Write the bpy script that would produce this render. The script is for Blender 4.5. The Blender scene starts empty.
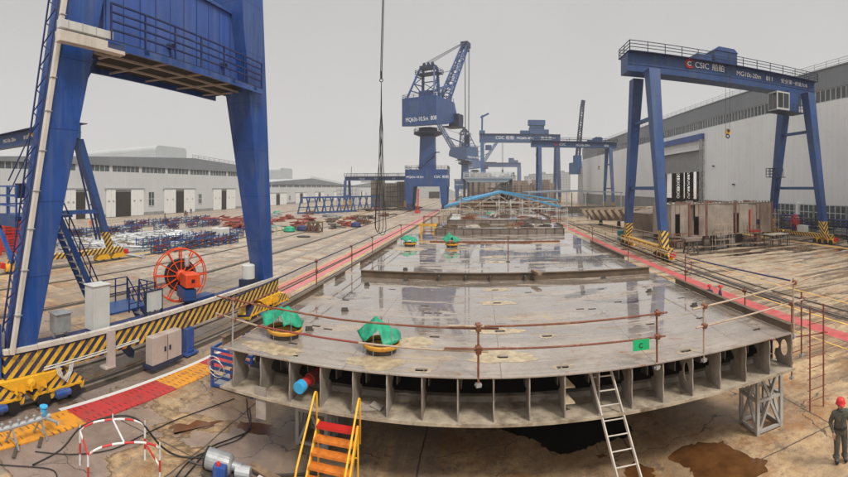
import bpy, bmesh, math, random
from mathutils import Vector as V, Matrix
R = math.radians
PI = math.pi
random.seed(11)
SC = bpy.context.scene
COL = SC.collection
ORG = {}

# ------------------------------------------------------------------ mesh builder
class MB:
    def __init__(s):
        s.v = []; s.f = []; s.m = []; s.cm = 0
    def use(s, k):
        s.cm = k; return s
    def add(s, vs, fs):
        b = len(s.v)
        s.v += [tuple(p) for p in vs]
        s.f += [[b + i for i in f] for f in fs]
        s.m += [s.cm] * len(fs)
        return s
    def box(s, x0, x1, y0, y1, z0, z1):
        vs = [(x0,y0,z0),(x1,y0,z0),(x1,y1,z0),(x0,y1,z0),(x0,y0,z1),(x1,y0,z1),(x1,y1,z1),(x0,y1,z1)]
        return s.add(vs, [(0,3,2,1),(4,5,6,7),(0,1,5,4),(1,2,6,5),(2,3,7,6),(3,0,4,7)])
    def cbox(s, c, sz, rz=0, rx=0, ry=0):
        m = Matrix.Translation(c) @ Matrix.Rotation(rz,4,'Z') @ Matrix.Rotation(ry,4,'Y') @ Matrix.Rotation(rx,4,'X')
        x, y, z = sz[0]/2, sz[1]/2, sz[2]/2
        vs = [m @ V(p) for p in [(-x,-y,-z),(x,-y,-z),(x,y,-z),(-x,y,-z),(-x,-y,z),(x,-y,z),(x,y,z),(-x,y,z)]]
        return s.add(vs, [(0,3,2,1),(4,5,6,7),(0,1,5,4),(1,2,6,5),(2,3,7,6),(3,0,4,7)])
    def bar(s, p, q, w, h=None, w1=None, h1=None, up=(0,0,1)):
        p = V(p); q = V(q); h = w if h is None else h
        w1 = w if w1 is None else w1; h1 = h if h1 is None else h1
        d = (q - p).normalized(); u = V(up)
        if abs(d.dot(u)) > .98: u = V((0,1,0))
        sd = d.cross(u).normalized(); u = sd.cross(d).normalized()
        vs = []
        for c, a, b in ((p,w/2,h/2),(q,w1/2,h1/2)):
            vs += [c - sd*a - u*b, c + sd*a - u*b, c + sd*a + u*b, c - sd*a + u*b]
        return s.add(vs, [(0,3,2,1),(4,5,6,7),(0,1,5,4),(1,2,6,5),(2,3,7,6),(3,0,4,7)])
    def leg(s, p, q, wx0, wy0, wx1, wy1):
        # tapered box column with horizontal end sections
        vs = []
        for c, a, b in ((p,wx0/2,wy0/2),(q,wx1/2,wy1/2)):
            vs += [(c[0]-a,c[1]-b,c[2]),(c[0]+a,c[1]-b,c[2]),(c[0]+a,c[1]+b,c[2]),(c[0]-a,c[1]+b,c[2])]
        return s.add(vs, [(0,3,2,1),(4,5,6,7),(0,1,5,4),(1,2,6,5),(2,3,7,6),(3,0,4,7)])
    def tube(s, p, q, r, n=8, r1=None):
        return s.path([p, q], r, n, r1)
    def path(s, pts, r, n=6, r1=None, closed=False):
        pts = [V(p) for p in pts]; k = len(pts)
        ts = []
        for i in range(k):
            if closed: t = pts[(i+1) % k] - pts[i-1]
            else: t = pts[min(i+1,k-1)] - pts[max(i-1,0)]
            ts.append(t.normalized() if t.length > 1e-9 else V((0,0,1)))
        u = V((0,0,1)) if abs(ts[0].z) < .9 else V((1,0,0))
        vs = []
        for i, (p, t) in enumerate(zip(pts, ts)):
            u = (u - t*u.dot(t)).normalized(); w = t.cross(u)
            rr = r if r1 is None else r + (r1 - r)*i/max(1,k-1)
            vs += [p + (u*math.cos(2*PI*j/n) + w*math.sin(2*PI*j/n))*rr for j in range(n)]
        fs = []
        for i in range(k if closed else k-1):
            a = i*n; b = ((i+1) % k)*n
            fs += [(a+j, a+(j+1)%n, b+(j+1)%n, b+j) for j in range(n)]
        if not closed:
            fs += [tuple(range(n-1,-1,-1)), tuple(range((k-1)*n, k*n))]
        return s.add(vs, fs)
    def prism(s, poly, vec):
        n = len(poly); vec = V(vec)
        vs = [V(p) for p in poly] + [V(p) + vec for p in poly]
        fs = [tuple(range(n-1,-1,-1)), tuple(range(n,2*n))] + [(i,(i+1)%n,n+(i+1)%n,n+i) for i in range(n)]
        return s.add(vs, fs)
    def lathe(s, prof, c=(0,0,0), n=16, axis=(0,0,1)):
        m = V((0,0,1)).rotation_difference(V(axis)).to_matrix()
        c = V(c); vs = []; k = len(prof)
        for r, z in prof:
            vs += [c + m @ V((max(r,1e-4)*math.cos(2*PI*j/n), max(r,1e-4)*math.sin(2*PI*j/n), z)) for j in range(n)]
        fs = [(i*n+j, i*n+(j+1)%n, (i+1)*n+(j+1)%n, (i+1)*n+j) for i in range(k-1) for j in range(n)]
        fs += [tuple(range(n-1,-1,-1)), tuple(range((k-1)*n,k*n))]
        return s.add(vs, fs)
    def ring(s, c, rad, r, axis=(0,0,1), n=24, m=6, a0=0, a1=2*PI):
        mt = V((0,0,1)).rotation_difference(V(axis)).to_matrix(); c = V(c)
        full = abs(a1 - a0 - 2*PI) < 1e-6
        pts = [c + mt @ V((rad*math.cos(a0+(a1-a0)*i/n), rad*math.sin(a0+(a1-a0)*i/n), 0)) for i in range(n if full else n+1)]
        return s.path(pts, r, m, closed=full)
    def lattice(s, p, q, w0, h0, w1, h1, n, rc, rb, up=(0,0,1), faces=4):
        p = V(p); q = V(q); d = (q-p).normalized(); u = V(up)
        if abs(d.dot(u)) > .98: u = V((0,1,0))
        sd = d.cross(u).normalized(); u = sd.cross(d).normalized()
        st = []
        for i in range(n+1):
            t = i/n; c = p + (q-p)*t; a = (w0+(w1-w0)*t)/2; b = (h0+(h1-h0)*t)/2
            st.append([c - sd*a - u*b, c + sd*a - u*b, c + sd*a + u*b, c - sd*a + u*b])
        for j in range(4): s.bar(st[0][j], st[n][j], rc*2)
        for i in range(n):
            for j in range(faces):
                k = (j+1) % 4
                a, b = (st[i][j], st[i+1][k]) if i % 2 == 0 else (st[i][k], st[i+1][j])
                s.bar(a, b, rb*2); s.bar(st[i+1][j], st[i+1][k], rb*2)
        return s
    def rail(s, pts, h, r=.025, nrail=3, step=1.5, low=.05):
        # guard railing with posts along a polyline
        for a, b in zip(pts[:-1], pts[1:]):
            a = V(a); b = V(b); L = (b-a).length; n = max(1, round(L/step))
            for i in range(n+1):
                p = a + (b-a)*i/n
                s.bar(p, p + V((0,0,h)), r*2.2)
            for k in range(nrail):
                z = V((0,0,low + (h-low)*(k+1)/nrail - r))
                s.bar(a+z, b+z, r*2)
        return s
    def build(s, name, mats, parent=None, smooth=False, bevel=0, solid=0):
        off = V(ORG.get(parent.name, (0,0,0))) if parent else V((0,0,0))
        me = bpy.data.meshes.new(name)
        if parent is None:
            xs = [v[0] for v in s.v]; ys = [v[1] for v in s.v]; zs = [v[2] for v in s.v]
            off = V(((min(xs)+max(xs))/2, (min(ys)+max(ys))/2, min(zs)))
        me.from_pydata([(v[0]-off.x, v[1]-off.y, v[2]-off.z) for v in s.v], [], s.f)
        if not isinstance(mats, (list, tuple)): mats = [mats]
        for m in mats: me.materials.append(m)
        if len(mats) > 1:
            for p, k in zip(me.polygons, s.m): p.material_index = k
        bm = bmesh.new(); bm.from_mesh(me)
        bmesh.ops.recalc_face_normals(bm, faces=bm.faces)
        bm.to_mesh(me); bm.free()
        if smooth:
            for p in me.polygons: p.use_smooth = True
        o = bpy.data.objects.new(name, me); COL.objects.link(o)
        if parent is not None:
            o.parent = parent; ORG[o.name] = tuple(off)
        else:
            o.location = off; ORG[o.name] = tuple(off)
        if solid:
            md = o.modifiers.new('solid','SOLIDIFY'); md.thickness = solid; md.offset = -1
        if bevel:
            md = o.modifiers.new('bevel','BEVEL'); md.width = bevel; md.segments = 2; md.limit_method = 'ANGLE'
        return o

def tag(o, label=None, cat=None, group=None, kind=None):
    if label: o['label'] = label
    if cat: o['category'] = cat
    if group: o['group'] = group
    if kind: o['kind'] = kind
    return o
def thing(name, label, cat, loc=(0,0,0), group=None):
    o = bpy.data.objects.new(name, None); COL.objects.link(o)
    o.empty_display_size = .3
    o.location = loc; ORG[o.name] = tuple(loc)
    return tag(o, label, cat, group)
def copy_tree(o, parent=None):
    c = o.copy(); COL.objects.link(c)
    if parent is not None: c.parent = parent
    for ch in list(o.children): copy_tree(ch, c)
    return c
def dup(o, loc, label, rz=0, group=None, scale=None):
    c = copy_tree(o); c.location = loc
    if rz: c.rotation_euler = (0,0,rz)
    if scale: c.scale = (scale,)*3
    c['label'] = label
    if group: c['group'] = group
    return c
def struct(mb, name, mats, **k):
    return tag(mb.build(name, mats, **k), kind='structure')
def text(body, size, loc, rot, mat, parent, name='lettering', sx=1, ext=.006, align='LEFT'):
    cu = bpy.data.curves.new(name, 'FONT'); cu.body = body; cu.size = size; cu.extrude = ext
    cu.align_x = align; cu.materials.append(mat)
    o = bpy.data.objects.new(name, cu); COL.objects.link(o)
    off = V(ORG.get(parent.name, (0,0,0))); o.parent = parent
    o.location = V(loc) - off; o.rotation_euler = rot; o.scale = (sx,1,1)
    dg = bpy.context.evaluated_depsgraph_get(); me = bpy.data.meshes.new_from_object(o.evaluated_get(dg)); me.name = name
    q = bpy.data.objects.new(name, me); COL.objects.link(q); q.parent = parent; q.location = o.location; q.rotation_euler = o.rotation_euler; q.scale = o.scale
    bpy.data.objects.remove(o); bpy.data.curves.remove(cu); o = q
    ORG[o.name] = ORG.get(parent.name, (0,0,0))
    return o
ORD = ['first','second','third','fourth','fifth','sixth','seventh','eighth','ninth','tenth','eleventh','twelfth','thirteenth','fourteenth','fifteenth','sixteenth','seventeenth','eighteenth','nineteenth','twentieth']
ORD += ['twenty-' + o for o in ORD[:9]]

# ------------------------------------------------------------------ materials
class NT:
    def __init__(s, name):
        s.m = bpy.data.materials.new(name); s.m.use_nodes = True
        s.t = s.m.node_tree; s.t.nodes.clear()
        s.out = s.n('ShaderNodeOutputMaterial'); s.p = s.n('ShaderNodeBsdfPrincipled')
        s.l(s.p.outputs[0], s.out.inputs[0]); s.g = s.n('ShaderNodeNewGeometry').outputs['Position']
        s._x = None
    def n(s, k): return s.t.nodes.new(k)
    def l(s, a, b): s.t.links.new(a, b)
    def set(s, sock, v):
        if isinstance(v, (int, float)): sock.default_value = v
        elif isinstance(v, (tuple, list)):
            sock.default_value = tuple(v) if len(v) == len(sock.default_value) else tuple(v) + (1,)
        else: s.l(v, sock)
    def math(s, op, a, b=0., c=None):
        m = s.n('ShaderNodeMath'); m.operation = op
        s.set(m.inputs[0], a); s.set(m.inputs[1], b)
        if c is not None: s.set(m.inputs[2], c)
        return m.outputs[0]
    def vmul(s, v, k):
        m = s.n('ShaderNodeVectorMath'); m.operation = 'MULTIPLY'; s.l(v, m.inputs[0]); m.inputs[1].default_value = k
        return m.outputs[0]
    def xyz(s):
        if s._x is None:
            q = s.n('ShaderNodeSeparateXYZ'); s.l(s.g, q.inputs[0]); s._x = q.outputs
        return s._x
    def noise(s, sc, det=4, rough=.6, vec=None, stretch=None, dist=0):
        v = vec or s.g
        if stretch: v = s.vmul(v, stretch)
        q = s.n('ShaderNodeTexNoise'); s.l(v, q.inputs['Vector']); q.inputs['Scale'].default_value = sc
        q.inputs['Detail'].default_value = det; q.inputs['Roughness'].default_value = rough
        q.inputs['Distortion'].default_value = dist
        return q.outputs[0]
    def ramp(s, f, a, b, lo=0., hi=1.):
        q = s.n('ShaderNodeMapRange'); s.l(f, q.inputs[0]); q.inputs[1].default_value = a; q.inputs[2].default_value = b
        q.inputs[3].default_value = lo; q.inputs[4].default_value = hi
        return q.outputs[0]
    def mix(s, f, a, b):
        q = s.n('ShaderNodeMix'); q.data_type = 'RGBA'; q.clamp_factor = True
        s.set(q.inputs[0], f); s.set(q.inputs[6], a); s.set(q.inputs[7], b)
        return q.outputs[2]
    def fmix(s, f, a, b):
        q = s.n('ShaderNodeMix'); q.data_type = 'FLOAT'; s.set(q.inputs[0], f); s.set(q.inputs[2], a); s.set(q.inputs[3], b)
        return q.outputs[0]
    def bump(s, h, st, d=.02):
        q = s.n('ShaderNodeBump'); s.set(q.inputs['Height'], h); q.inputs['Strength'].default_value = st; q.inputs['Distance'].default_value = d
        s.l(q.outputs[0], s.p.inputs['Normal'])
    def done(s, col, rough, metal=0, spec=.5):
        s.set(s.p.inputs['Base Color'], col); s.set(s.p.inputs['Roughness'], rough); s.set(s.p.inputs['Metallic'], metal)
        s.set(s.p.inputs['Specular IOR Level'], spec)
        return s.m
def sc3(c, k): return tuple(min(1, x*k) for x in c)

def M(name, col, rough=.55, metal=0, var=.16, sc=1.2, dirt=None, dsc=.8, damt=.6, streak=False, bump=0, bsc=9, spec=.4, rib=None):
    t = NT(name)
    n = t.noise(sc, 5)
    c = t.mix(t.ramp(n, .3, .7), sc3(col, 1-var), sc3(col, 1+var))
    r = t.fmix(n, max(.02, rough-.12), min(1, rough+.12))
    if dirt:
        d = t.noise(dsc, 6, .65, stretch=(1,1,.18) if streak else None)
        c = t.mix(t.ramp(d, .52, .7, 0, damt), c, dirt)
        d2 = t.noise(dsc*7, 4, .7)
        c = t.mix(t.ramp(d2, .58, .72, 0, damt*.6), c, sc3(dirt, .7))
    if rib:
        ax, per, st = rib
        x = t.xyz()[ax]
        ln = t.math('LESS_THAN', t.math('FRACT', t.math('DIVIDE', x, per*1.6)), .09)
        c = t.mix(t.math('MULTIPLY', ln, .16), c, sc3(col, .5))
        pnl = t.n('ShaderNodeTexWhiteNoise'); pnl.noise_dimensions = '1D'; t.l(t.math('FLOOR', t.math('DIVIDE', x, per*4.8)), pnl.inputs['W'])
        c = t.mix(t.math('MULTIPLY', pnl.outputs[0], .07), c, sc3(col, .6))
        w = t.math('SINE', t.math('MULTIPLY', x, 2*PI/per))
        t.bump(w, st, .03)
    elif bump:
        t.bump(t.noise(bsc, 6, .7), bump)
    return t.done(c, r, metal, spec)

def crane_paint(name, col, rough, fade, seam=2.4, rust=.5, sc=.5):
    t = NT(name); x = t.xyz()
    n = t.noise(sc, 6, .65); n2 = t.noise(2.2, 6, .7); st = t.noise(1.6, 5, .7, stretch=(1,1,.10))
    c = t.mix(t.ramp(n, .32, .68), sc3(col, .72), sc3(col, 1.2))
    c = t.mix(t.ramp(st, .46, .66, 0, .7), c, fade)
    st3 = t.noise(.8, 7, .72, stretch=(1,1,.3)); c = t.mix(t.ramp(st3, .52, .62, 0, .45), c, sc3(col, .5))
    c = t.mix(t.ramp(n2, .60, .78, 0, .5), c, sc3(col, .45))
    pz = t.math('FLOOR', t.math('DIVIDE', t.math('ADD', x[2], .6), seam))
    wn = t.n('ShaderNodeTexWhiteNoise'); wn.noise_dimensions = '1D'; t.l(pz, wn.inputs['W'])
    c = t.mix(t.math('MULTIPLY', wn.outputs[0], .16), c, fade)
    sl = t.math('LESS_THAN', t.math('FRACT', t.math('DIVIDE', t.math('ADD', x[2], .6), seam)), .018/seam*2)
    c = t.mix(t.math('MULTIPLY', sl, .6), c, sc3(col, .35))
    rs = t.noise(3.4, 6, .75, stretch=(1,1,.22))
    c = t.mix(t.ramp(rs, .62, .70, 0, rust), c, (.12,.055,.028))
    t.bump(t.math('ADD', t.math('MULTIPLY', t.noise(.9, 3), .6), t.math('MULTIPLY', sl, .5)), .10, .03)
    return t.done(c, t.fmix(n2, max(.1,rough-.12), rough+.15), 0, .5)

def stripes(name, vec, per, ca=(.78,.47,.03), cb=(.02,.025,.09), duty=.5, dirt=(.12,.09,.06), damt=.45):
    t = NT(name); x = t.xyz()
    s = t.math('ADD', t.math('ADD', t.math('MULTIPLY', x[0], vec[0]/per), t.math('MULTIPLY', x[1], vec[1]/per)), t.math('MULTIPLY', x[2], vec[2]/per))
    f = t.math('GREATER_THAN', t.math('FRACT', t.math('ADD', s, 200.)), duty)
    c = t.mix(f, ca, cb)
    d = t.noise(2.5, 7, .75); d2 = t.noise(9, 5, .75, stretch=(1,1,.5))
    c = t.mix(t.ramp(d, .48, .66, 0, min(1,damt*1.5)), c, dirt)
    c = t.mix(t.ramp(d2, .57, .66, 0, damt*1.4), c, sc3(dirt, 1.6))
    return t.done(c, .5)

def ground_mat():
    t = NT('yard_concrete'); x = t.xyz()
    big = t.noise(.035, 4); mid = t.noise(.35, 7, .7); fine = t.noise(3.5, 8, .78); grit = t.noise(28, 4, .8)
    near = t.ramp(t.math('ADD', x[1], t.math('MULTIPLY', mid, 9)), 20, 34, 1, 0)
    c = t.mix(t.ramp(big, .35, .65), (.53,.47,.385), (.44,.375,.30))
    c = t.mix(t.ramp(mid, .42, .60), c, (.35,.28,.205))
    c = t.mix(near, c, t.mix(t.ramp(mid, .41, .59), (.59,.405,.215), (.37,.215,.095)))
    c = t.mix(t.math('MULTIPLY', t.ramp(x[0], 14, 20), t.ramp(mid, .38, .55, .9, .35)), c, (.47,.345,.21))
    # slab to slab tone
    wob = t.math('MULTIPLY', t.noise(.8, 3), .18)
    sx = t.math('DIVIDE', t.math('ADD', t.math('ADD', x[0], 100.6), wob), 6.); sy = t.math('DIVIDE', t.math('ADD', t.math('ADD', x[1], 102.2), wob), 5.)
    cv = t.n('ShaderNodeCombineXYZ'); t.l(t.math('FLOOR', sx), cv.inputs[0]); t.l(t.math('FLOOR', sy), cv.inputs[1])
    wn_ = t.n('ShaderNodeTexWhiteNoise'); wn_.noise_dimensions = '2D'; t.l(cv.outputs[0], wn_.inputs['Vector'])
    c = t.mix(t.math('MULTIPLY', wn_.outputs[0], .34), c, (.26,.195,.135))
    # dirt in several sizes
    c = t.mix(t.ramp(fine, .47, .66, 0, .75), c, t.mix(near, (.20,.155,.11), (.17,.095,.045)))
    blk = t.noise(1.1, 8, .76)
    c = t.mix(t.ramp(blk, .535, .64, 0, .85), c, (.115,.08,.052))
    c = t.mix(t.ramp(grit, .52, .72, 0, .5), c, (.10,.075,.05))
    c = t.mix(t.ramp(grit, .48, .30, 0, .35), c, (.70,.60,.46))
    # rust
    ru = t.noise(.5, 7, .68)
    c = t.mix(t.math('MULTIPLY', t.ramp(ru, .515, .62, 0, .9), t.ramp(fine, .32, .55)), c, (.30,.135,.045))
    # drag stains across the yard on the right, wheel tracks along the rails on the left
    right = t.ramp(x[0], 10, 17, .2, 1.)
    st = t.noise(1., 7, .7, stretch=(.06,.45,1), dist=.35)
    sm = t.math('MULTIPLY', t.ramp(st, .495, .55), right)
    c = t.mix(t.math('MULTIPLY', sm, .85), c, t.mix(t.ramp(mid, .4, .6), (.15,.085,.04), (.09,.062,.042)))
    st2 = t.noise(1., 7, .75, stretch=(.42,.03,1), dist=.25)
    sm2 = t.math('MULTIPLY', t.ramp(st2, .49, .57, 0, .85), t.ramp(x[0], -12, 12, 1, .2))
    c = t.mix(sm2, c, (.215,.18,.15))
    # wet, water stained patches with crisp outlines close to the block
    wn = t.noise(.23, 9, .60, dist=.35)
    lf = t.ramp(x[0], -6.2, -4.4, 1, 0); ny = t.ramp(x[1], 10.5, 16.5, 1, 0)
    wm = t.math('MULTIPLY', t.ramp(wn, .47, .482), t.math('MULTIPLY', ny, t.math('MAXIMUM', lf, .1)))
    ed = t.math('MULTIPLY', t.math('MULTIPLY', t.ramp(wn, .435, .468), t.ramp(wn, .476, .47)), t.math('MULTIPLY', lf, ny))
    c = t.mix(t.math('MULTIPLY', ed, .85), c, (.085,.05,.026))
    wet = t.mix(t.ramp(mid, .42, .58), (.285,.215,.18), (.185,.135,.11))
    wet = t.mix(t.ramp(grit, .5, .7, 0, .4), wet, (.11,.08,.065))
    c = t.mix(t.math('MULTIPLY', wm, .92), c, wet)
    # cracks and slab joints
    vo = t.n('ShaderNodeTexVoronoi'); vo.feature = 'DISTANCE_TO_EDGE'; vo.voronoi_dimensions = '2D'; vo.inputs['Scale'].default_value = .21
    va = t.n('ShaderNodeVectorMath'); va.operation = 'ADD'; t.l(t.g, va.inputs[0])
    nz = t.n('ShaderNodeTexNoise'); nz.inputs['Scale'].default_value = .9; nz.inputs['Detail'].default_value = 6; t.l(t.g, nz.inputs['Vector'])
    vs_ = t.n('ShaderNodeVectorMath'); vs_.operation = 'SCALE'; vs_.inputs['Scale'].default_value = 1.7; t.l(nz.outputs['Color'], vs_.inputs[0])
    t.l(vs_.outputs[0], va.inputs[1]); t.l(va.outputs[0], vo.inputs['Vector'])
    ck = t.math('MULTIPLY', t.math('LESS_THAN', vo.outputs['Distance'], .0042), t.ramp(mid, .44, .5))
    jx = t.math('LESS_THAN', t.math('ABSOLUTE', t.math('SUBTRACT', t.math('FRACT', sx), .5)), .0045)
    jy = t.math('LESS_THAN', t.math('ABSOLUTE', t.math('SUBTRACT', t.math('FRACT', sy), .5)), .005)
    j = t.math('MAXIMUM', t.math('MAXIMUM', jx, jy), ck)
    c = t.mix(t.math('MULTIPLY', j, .85), c, (.06,.042,.03))
    damp = t.math('MULTIPLY', t.ramp(mid, .46, .58), .45)
    r = t.math('SUBTRACT', t.fmix(wm, t.fmix(sm, .82, .40), .26), t.math('MULTIPLY', damp, t.math('SUBTRACT', 1., wm)))
    # shallow water left in the yard on the right
    pn = t.noise(.1, 6, .55, stretch=(.6,1.9,1))
    pm = t.math('MULTIPLY', t.ramp(pn, .55, .562), t.ramp(x[0], 17, 22))
    r = t.fmix(pm, r, .05)
    c = t.mix(t.math('MULTIPLY', pm, .8), c, (.08,.055,.04))
    h = t.math('ADD', t.math('MULTIPLY', fine, .6), t.math('MULTIPLY', grit, .5))
    t.bump(t.math('MULTIPLY', h, t.math('SUBTRACT', 1., t.math('MAXIMUM', pm, t.math('MULTIPLY', wm, .75)))), .5, .02)
    return t.done(c, r, 0, .45)

def deck_mat():
    t = NT('deck_steel'); x = t.xyz()
    mid = t.noise(.6, 8, .7); fine = t.noise(5, 6, .75); grit = t.noise(30, 3, .8)
    py = t.math('DIVIDE', t.math('ADD', x[1], 100.17), .86); px = t.math('DIVIDE', t.math('ADD', x[0], 100.9), 3.9)
    cv = t.n('ShaderNodeCombineXYZ'); t.l(t.math('FLOOR', px), cv.inputs[0]); t.l(t.math('FLOOR', t.math('MULTIPLY', py, .5)), cv.inputs[1])
    w_ = t.n('ShaderNodeTexWhiteNoise'); w_.noise_dimensions = '2D'; t.l(cv.outputs[0], w_.inputs['Vector'])
    c = t.mix(t.ramp(mid, .38, .62), (.41,.35,.295), (.29,.24,.20))
    c = t.mix(t.math('MULTIPLY', w_.outputs[0], .28), c, (.27,.235,.205))
    c = t.mix(t.ramp(fine, .48, .70, 0, .5), c, (.24,.195,.155))
    c = t.mix(t.ramp(grit, .55, .75, 0, .3), c, (.12,.10,.085))
    tan = t.noise(.55, 7, .66, stretch=(.55,1.1,1))
    c = t.mix(t.ramp(tan, .60, .64, 0, .6), c, (.42,.31,.18))
    gr = t.noise(1., 7, .72, stretch=(.20,.75,1), dist=.5)
    wet = t.math('MULTIPLY', t.ramp(gr, .45, .495), t.ramp(x[1], 11.2, 13.8, .15, 1))
    c = t.mix(t.math('MULTIPLY', wet, .5), c, (.16,.13,.105))
    dk = t.noise(.35, 8, .72, stretch=(.8,1.3,1), dist=.6)
    dkm = t.math('MULTIPLY', t.ramp(dk, .585, .605), t.ramp(x[1], 13, 15))
    c = t.mix(t.math('MULTIPLY', dkm, .8), c, (.045,.038,.034))  # blackish blotches paint dark reflections into the wet plate colour
    sy = t.math('LESS_THAN', t.math('FRACT', py), .026)
    sx = t.math('LESS_THAN', t.math('FRACT', px), .008)
    sm = t.math('MAXIMUM', sy, sx)
    c = t.mix(t.math('MULTIPLY', sm, .6), c, (.085,.065,.05))
    ru = t.noise(2.2, 7, .75)
    c = t.mix(t.ramp(ru, .575, .65, 0, .9), c, (.24,.11,.04))
    br = t.noise(1.1, 8, .75, stretch=(.7,1.2,1))
    c = t.mix(t.ramp(br, .54, .62, 0, .6), c, (.20,.135,.085))
    sp = t.noise(7, 4, .6)
    c = t.mix(t.ramp(sp, .68, .72, 0, .8), c, (.07,.05,.04))
    r = t.fmix(t.math('MAXIMUM', wet, dkm), t.ramp(fine, .3, .7, .26, .48), .03)
    t.bump(t.math('ADD', t.math('MULTIPLY', t.noise(.7, 3), 1.), t.math('MULTIPLY', sm, -.15)), .10, .06)
    t.set(t.p.inputs['Coat Weight'], t.fmix(wet, .12, 1.)); t.p.inputs['Coat Roughness'].default_value = .04
    return t.done(c, r, .0, .6)

BLUE = crane_paint('crane_blue', (.009,.064,.285), .38, (.085,.125,.25), 2.6, .55, .45)
BLUE2 = crane_paint('crane_blue_deep', (.010,.056,.205), .45, (.06,.09,.16), 3.1, .45, .3)
BLUEF = M('dull_crane_blue', (.04,.085,.19), .5, 0, .15, .2, dirt=(.10,.12,.18), dsc=.15, damt=.5)  # duller, paler blue, mostly on the distant cranes
BLUEH = M('corrugated_blue_panel', (.045,.10,.34), .45, 0, .12, .6, dirt=(.12,.15,.26), dsc=.7, damt=.5, streak=True, rib=(1,.55,.35))
NAVY = M('navy_paint', (.015,.025,.10), .5, 0, .2, 2, dirt=(.08,.07,.07), dsc=2)
DARK = M('dark_rail_paint', (.02,.028,.06), .5)
YEL = M('yellow_paint', (.78,.42,.025), .5, 0, .15, 2, dirt=(.25,.14,.05), dsc=2, damt=.6)
YEL2 = M('stair_yellow', (.86,.45,.03), .45, 0, .1, 3, dirt=(.5,.2,.03), dsc=4, damt=.5)
ORANGE = M('orange_rust_tread', (.62,.19,.025), .6, 0, .25, 6, dirt=(.3,.07,.02), dsc=8)
REDP = M('red_paint', (.55,.025,.02), .45, 0, .15, 2, dirt=(.2,.05,.03), dsc=3)
ORED = M('orange_red_paint', (.70,.07,.014), .45, 0, .2, 2, dirt=(.22,.05,.03), dsc=3, damt=.75)
RINGM = M('rusty_yellow_ring', (.66,.33,.04), .5, 0, .2, 4, dirt=(.27,.11,.03), dsc=4, damt=.8)
WHITE = M('white_paint', (.72,.72,.70), .5, 0, .08, 2, dirt=(.35,.3,.25), dsc=2, damt=.5)
LETTER = M('white_letter_paint', (.85,.85,.85), .5, 0, .03)
CREAM = M('cream_painted_steel', (.58,.53,.46), .5, 0, .1, 1.5, dirt=(.3,.24,.18), dsc=1.5, damt=.5, streak=True)
CABI = M('pale_grey_cabinet', (.56,.56,.53), .45, 0, .07, 1.5, dirt=(.33,.3,.26), dsc=2, damt=.4, streak=True)
CABP = M('warm_grey_cabinet', (.50,.43,.39), .45, .1, .1, 1.5, dirt=(.33,.22,.16), dsc=2, damt=.5, streak=True)
GALV = M('galvanised_steel', (.42,.43,.43), .4, .5, .15, 4, dirt=(.25,.22,.2), dsc=3, damt=.4)
PIPEG = M('silver_pipe', (.50,.51,.51), .4, .3, .18, 1, dirt=(.32,.28,.25), dsc=1, damt=.4)
STEEL = M('primed_steel', (.31,.27,.23), .6, 0, .3, 2.2, dirt=(.13,.075,.04), dsc=1.6, damt=.9, streak=True, bump=.25)
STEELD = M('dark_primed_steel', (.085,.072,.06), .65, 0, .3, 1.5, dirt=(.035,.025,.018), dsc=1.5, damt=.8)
STEELT = M('dusty_bottom_plate', (.38,.315,.235), .75, 0, .35, 2.5, dirt=(.10,.06,.03), dsc=1.3, damt=.95, bump=.35)
BROWN = M('mill_scale_brown', (.12,.085,.055), .6, 0, .3, 2, dirt=(.24,.14,.08), dsc=1.5, damt=.6, bump=.2)
RUST = M('rusty_scaffold_pipe', (.19,.065,.035), .6, 0, .35, 7, dirt=(.36,.25,.17), dsc=3, damt=.55, bump=.2, bsc=30)
RUSTL = M('pale_scaffold_pipe', (.46,.36,.26), .55, .1, .2, 7, dirt=(.22,.09,.05), dsc=3.5, damt=.7)
RRED = M('oxide_red_steel', (.27,.06,.045), .6, 0, .3, 1, dirt=(.16,.08,.06), dsc=1)
TARP = M('green_tarpaulin', (.012,.29,.155), .45, 0, .3, 5, dirt=(.015,.12,.07), dsc=4, damt=.7, bump=.4, bsc=7)
BLACK = M('black_rubber', (.015,.015,.016), .6)
CABLE = M('black_cable', (.02,.018,.017), .5)
SHADEM = M('interior_shade', (.03,.025,.02), .8)  # near black standing in for shade in bays, doorways and under the crane house
WALLW = M('white_cladding', (.77,.77,.76), .5, 0, .04, .15, dirt=(.62,.60,.57), dsc=.12, damt=.4, streak=True, rib=(1,.9,.22))
WALLG = M('grey_white_cladding', (.53,.535,.535), .5, 0, .05, .15, dirt=(.5,.49,.47), dsc=.15, damt=.4, streak=True, rib=(1,.8,.2))
FASC = M('slate_grey_cladding', (.185,.20,.215), .5, 0, .08, .2, dirt=(.26,.27,.28), dsc=.1, damt=.5, streak=True, rib=(1,.9,.25))
PLINTH = M('grey_plinth', (.25,.25,.245), .8, 0, .15, .4)
ROOFG = M('grey_metal_roof', (.40,.41,.41), .5, 0, .08, .1, rib=(1,.9,.2))
GLASS = M('dark_window_glass', (.055,.065,.07), .12, 0, .35, .35, spec=.6)
GLASSL = M('grimy_window_glass', (.085,.10,.105), .2, 0, .45, .6, spec=.5)
FRAME = M('pale_window_frame', (.52,.53,.53), .5)
BROOF = M('sky_blue_roof_sheet', (.07,.30,.52), .5, 0, .15, .2, dirt=(.12,.22,.3), dsc=.3, damt=.5)
HULLG = M('hull_block_grey', (.34,.285,.235), .65, 0, .25, .5, dirt=(.15,.075,.045), dsc=.5, damt=.9, streak=True)
HULLR = M('oxide_stiffener', (.19,.085,.06), .65, 0, .3, .8, dirt=(.10,.07,.06), dsc=.8)
HULLB = M('hull_block_brown', (.21,.165,.135), .65, 0, .25, .4, dirt=(.12,.07,.05), dsc=.5, damt=.7, streak=True)
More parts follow.
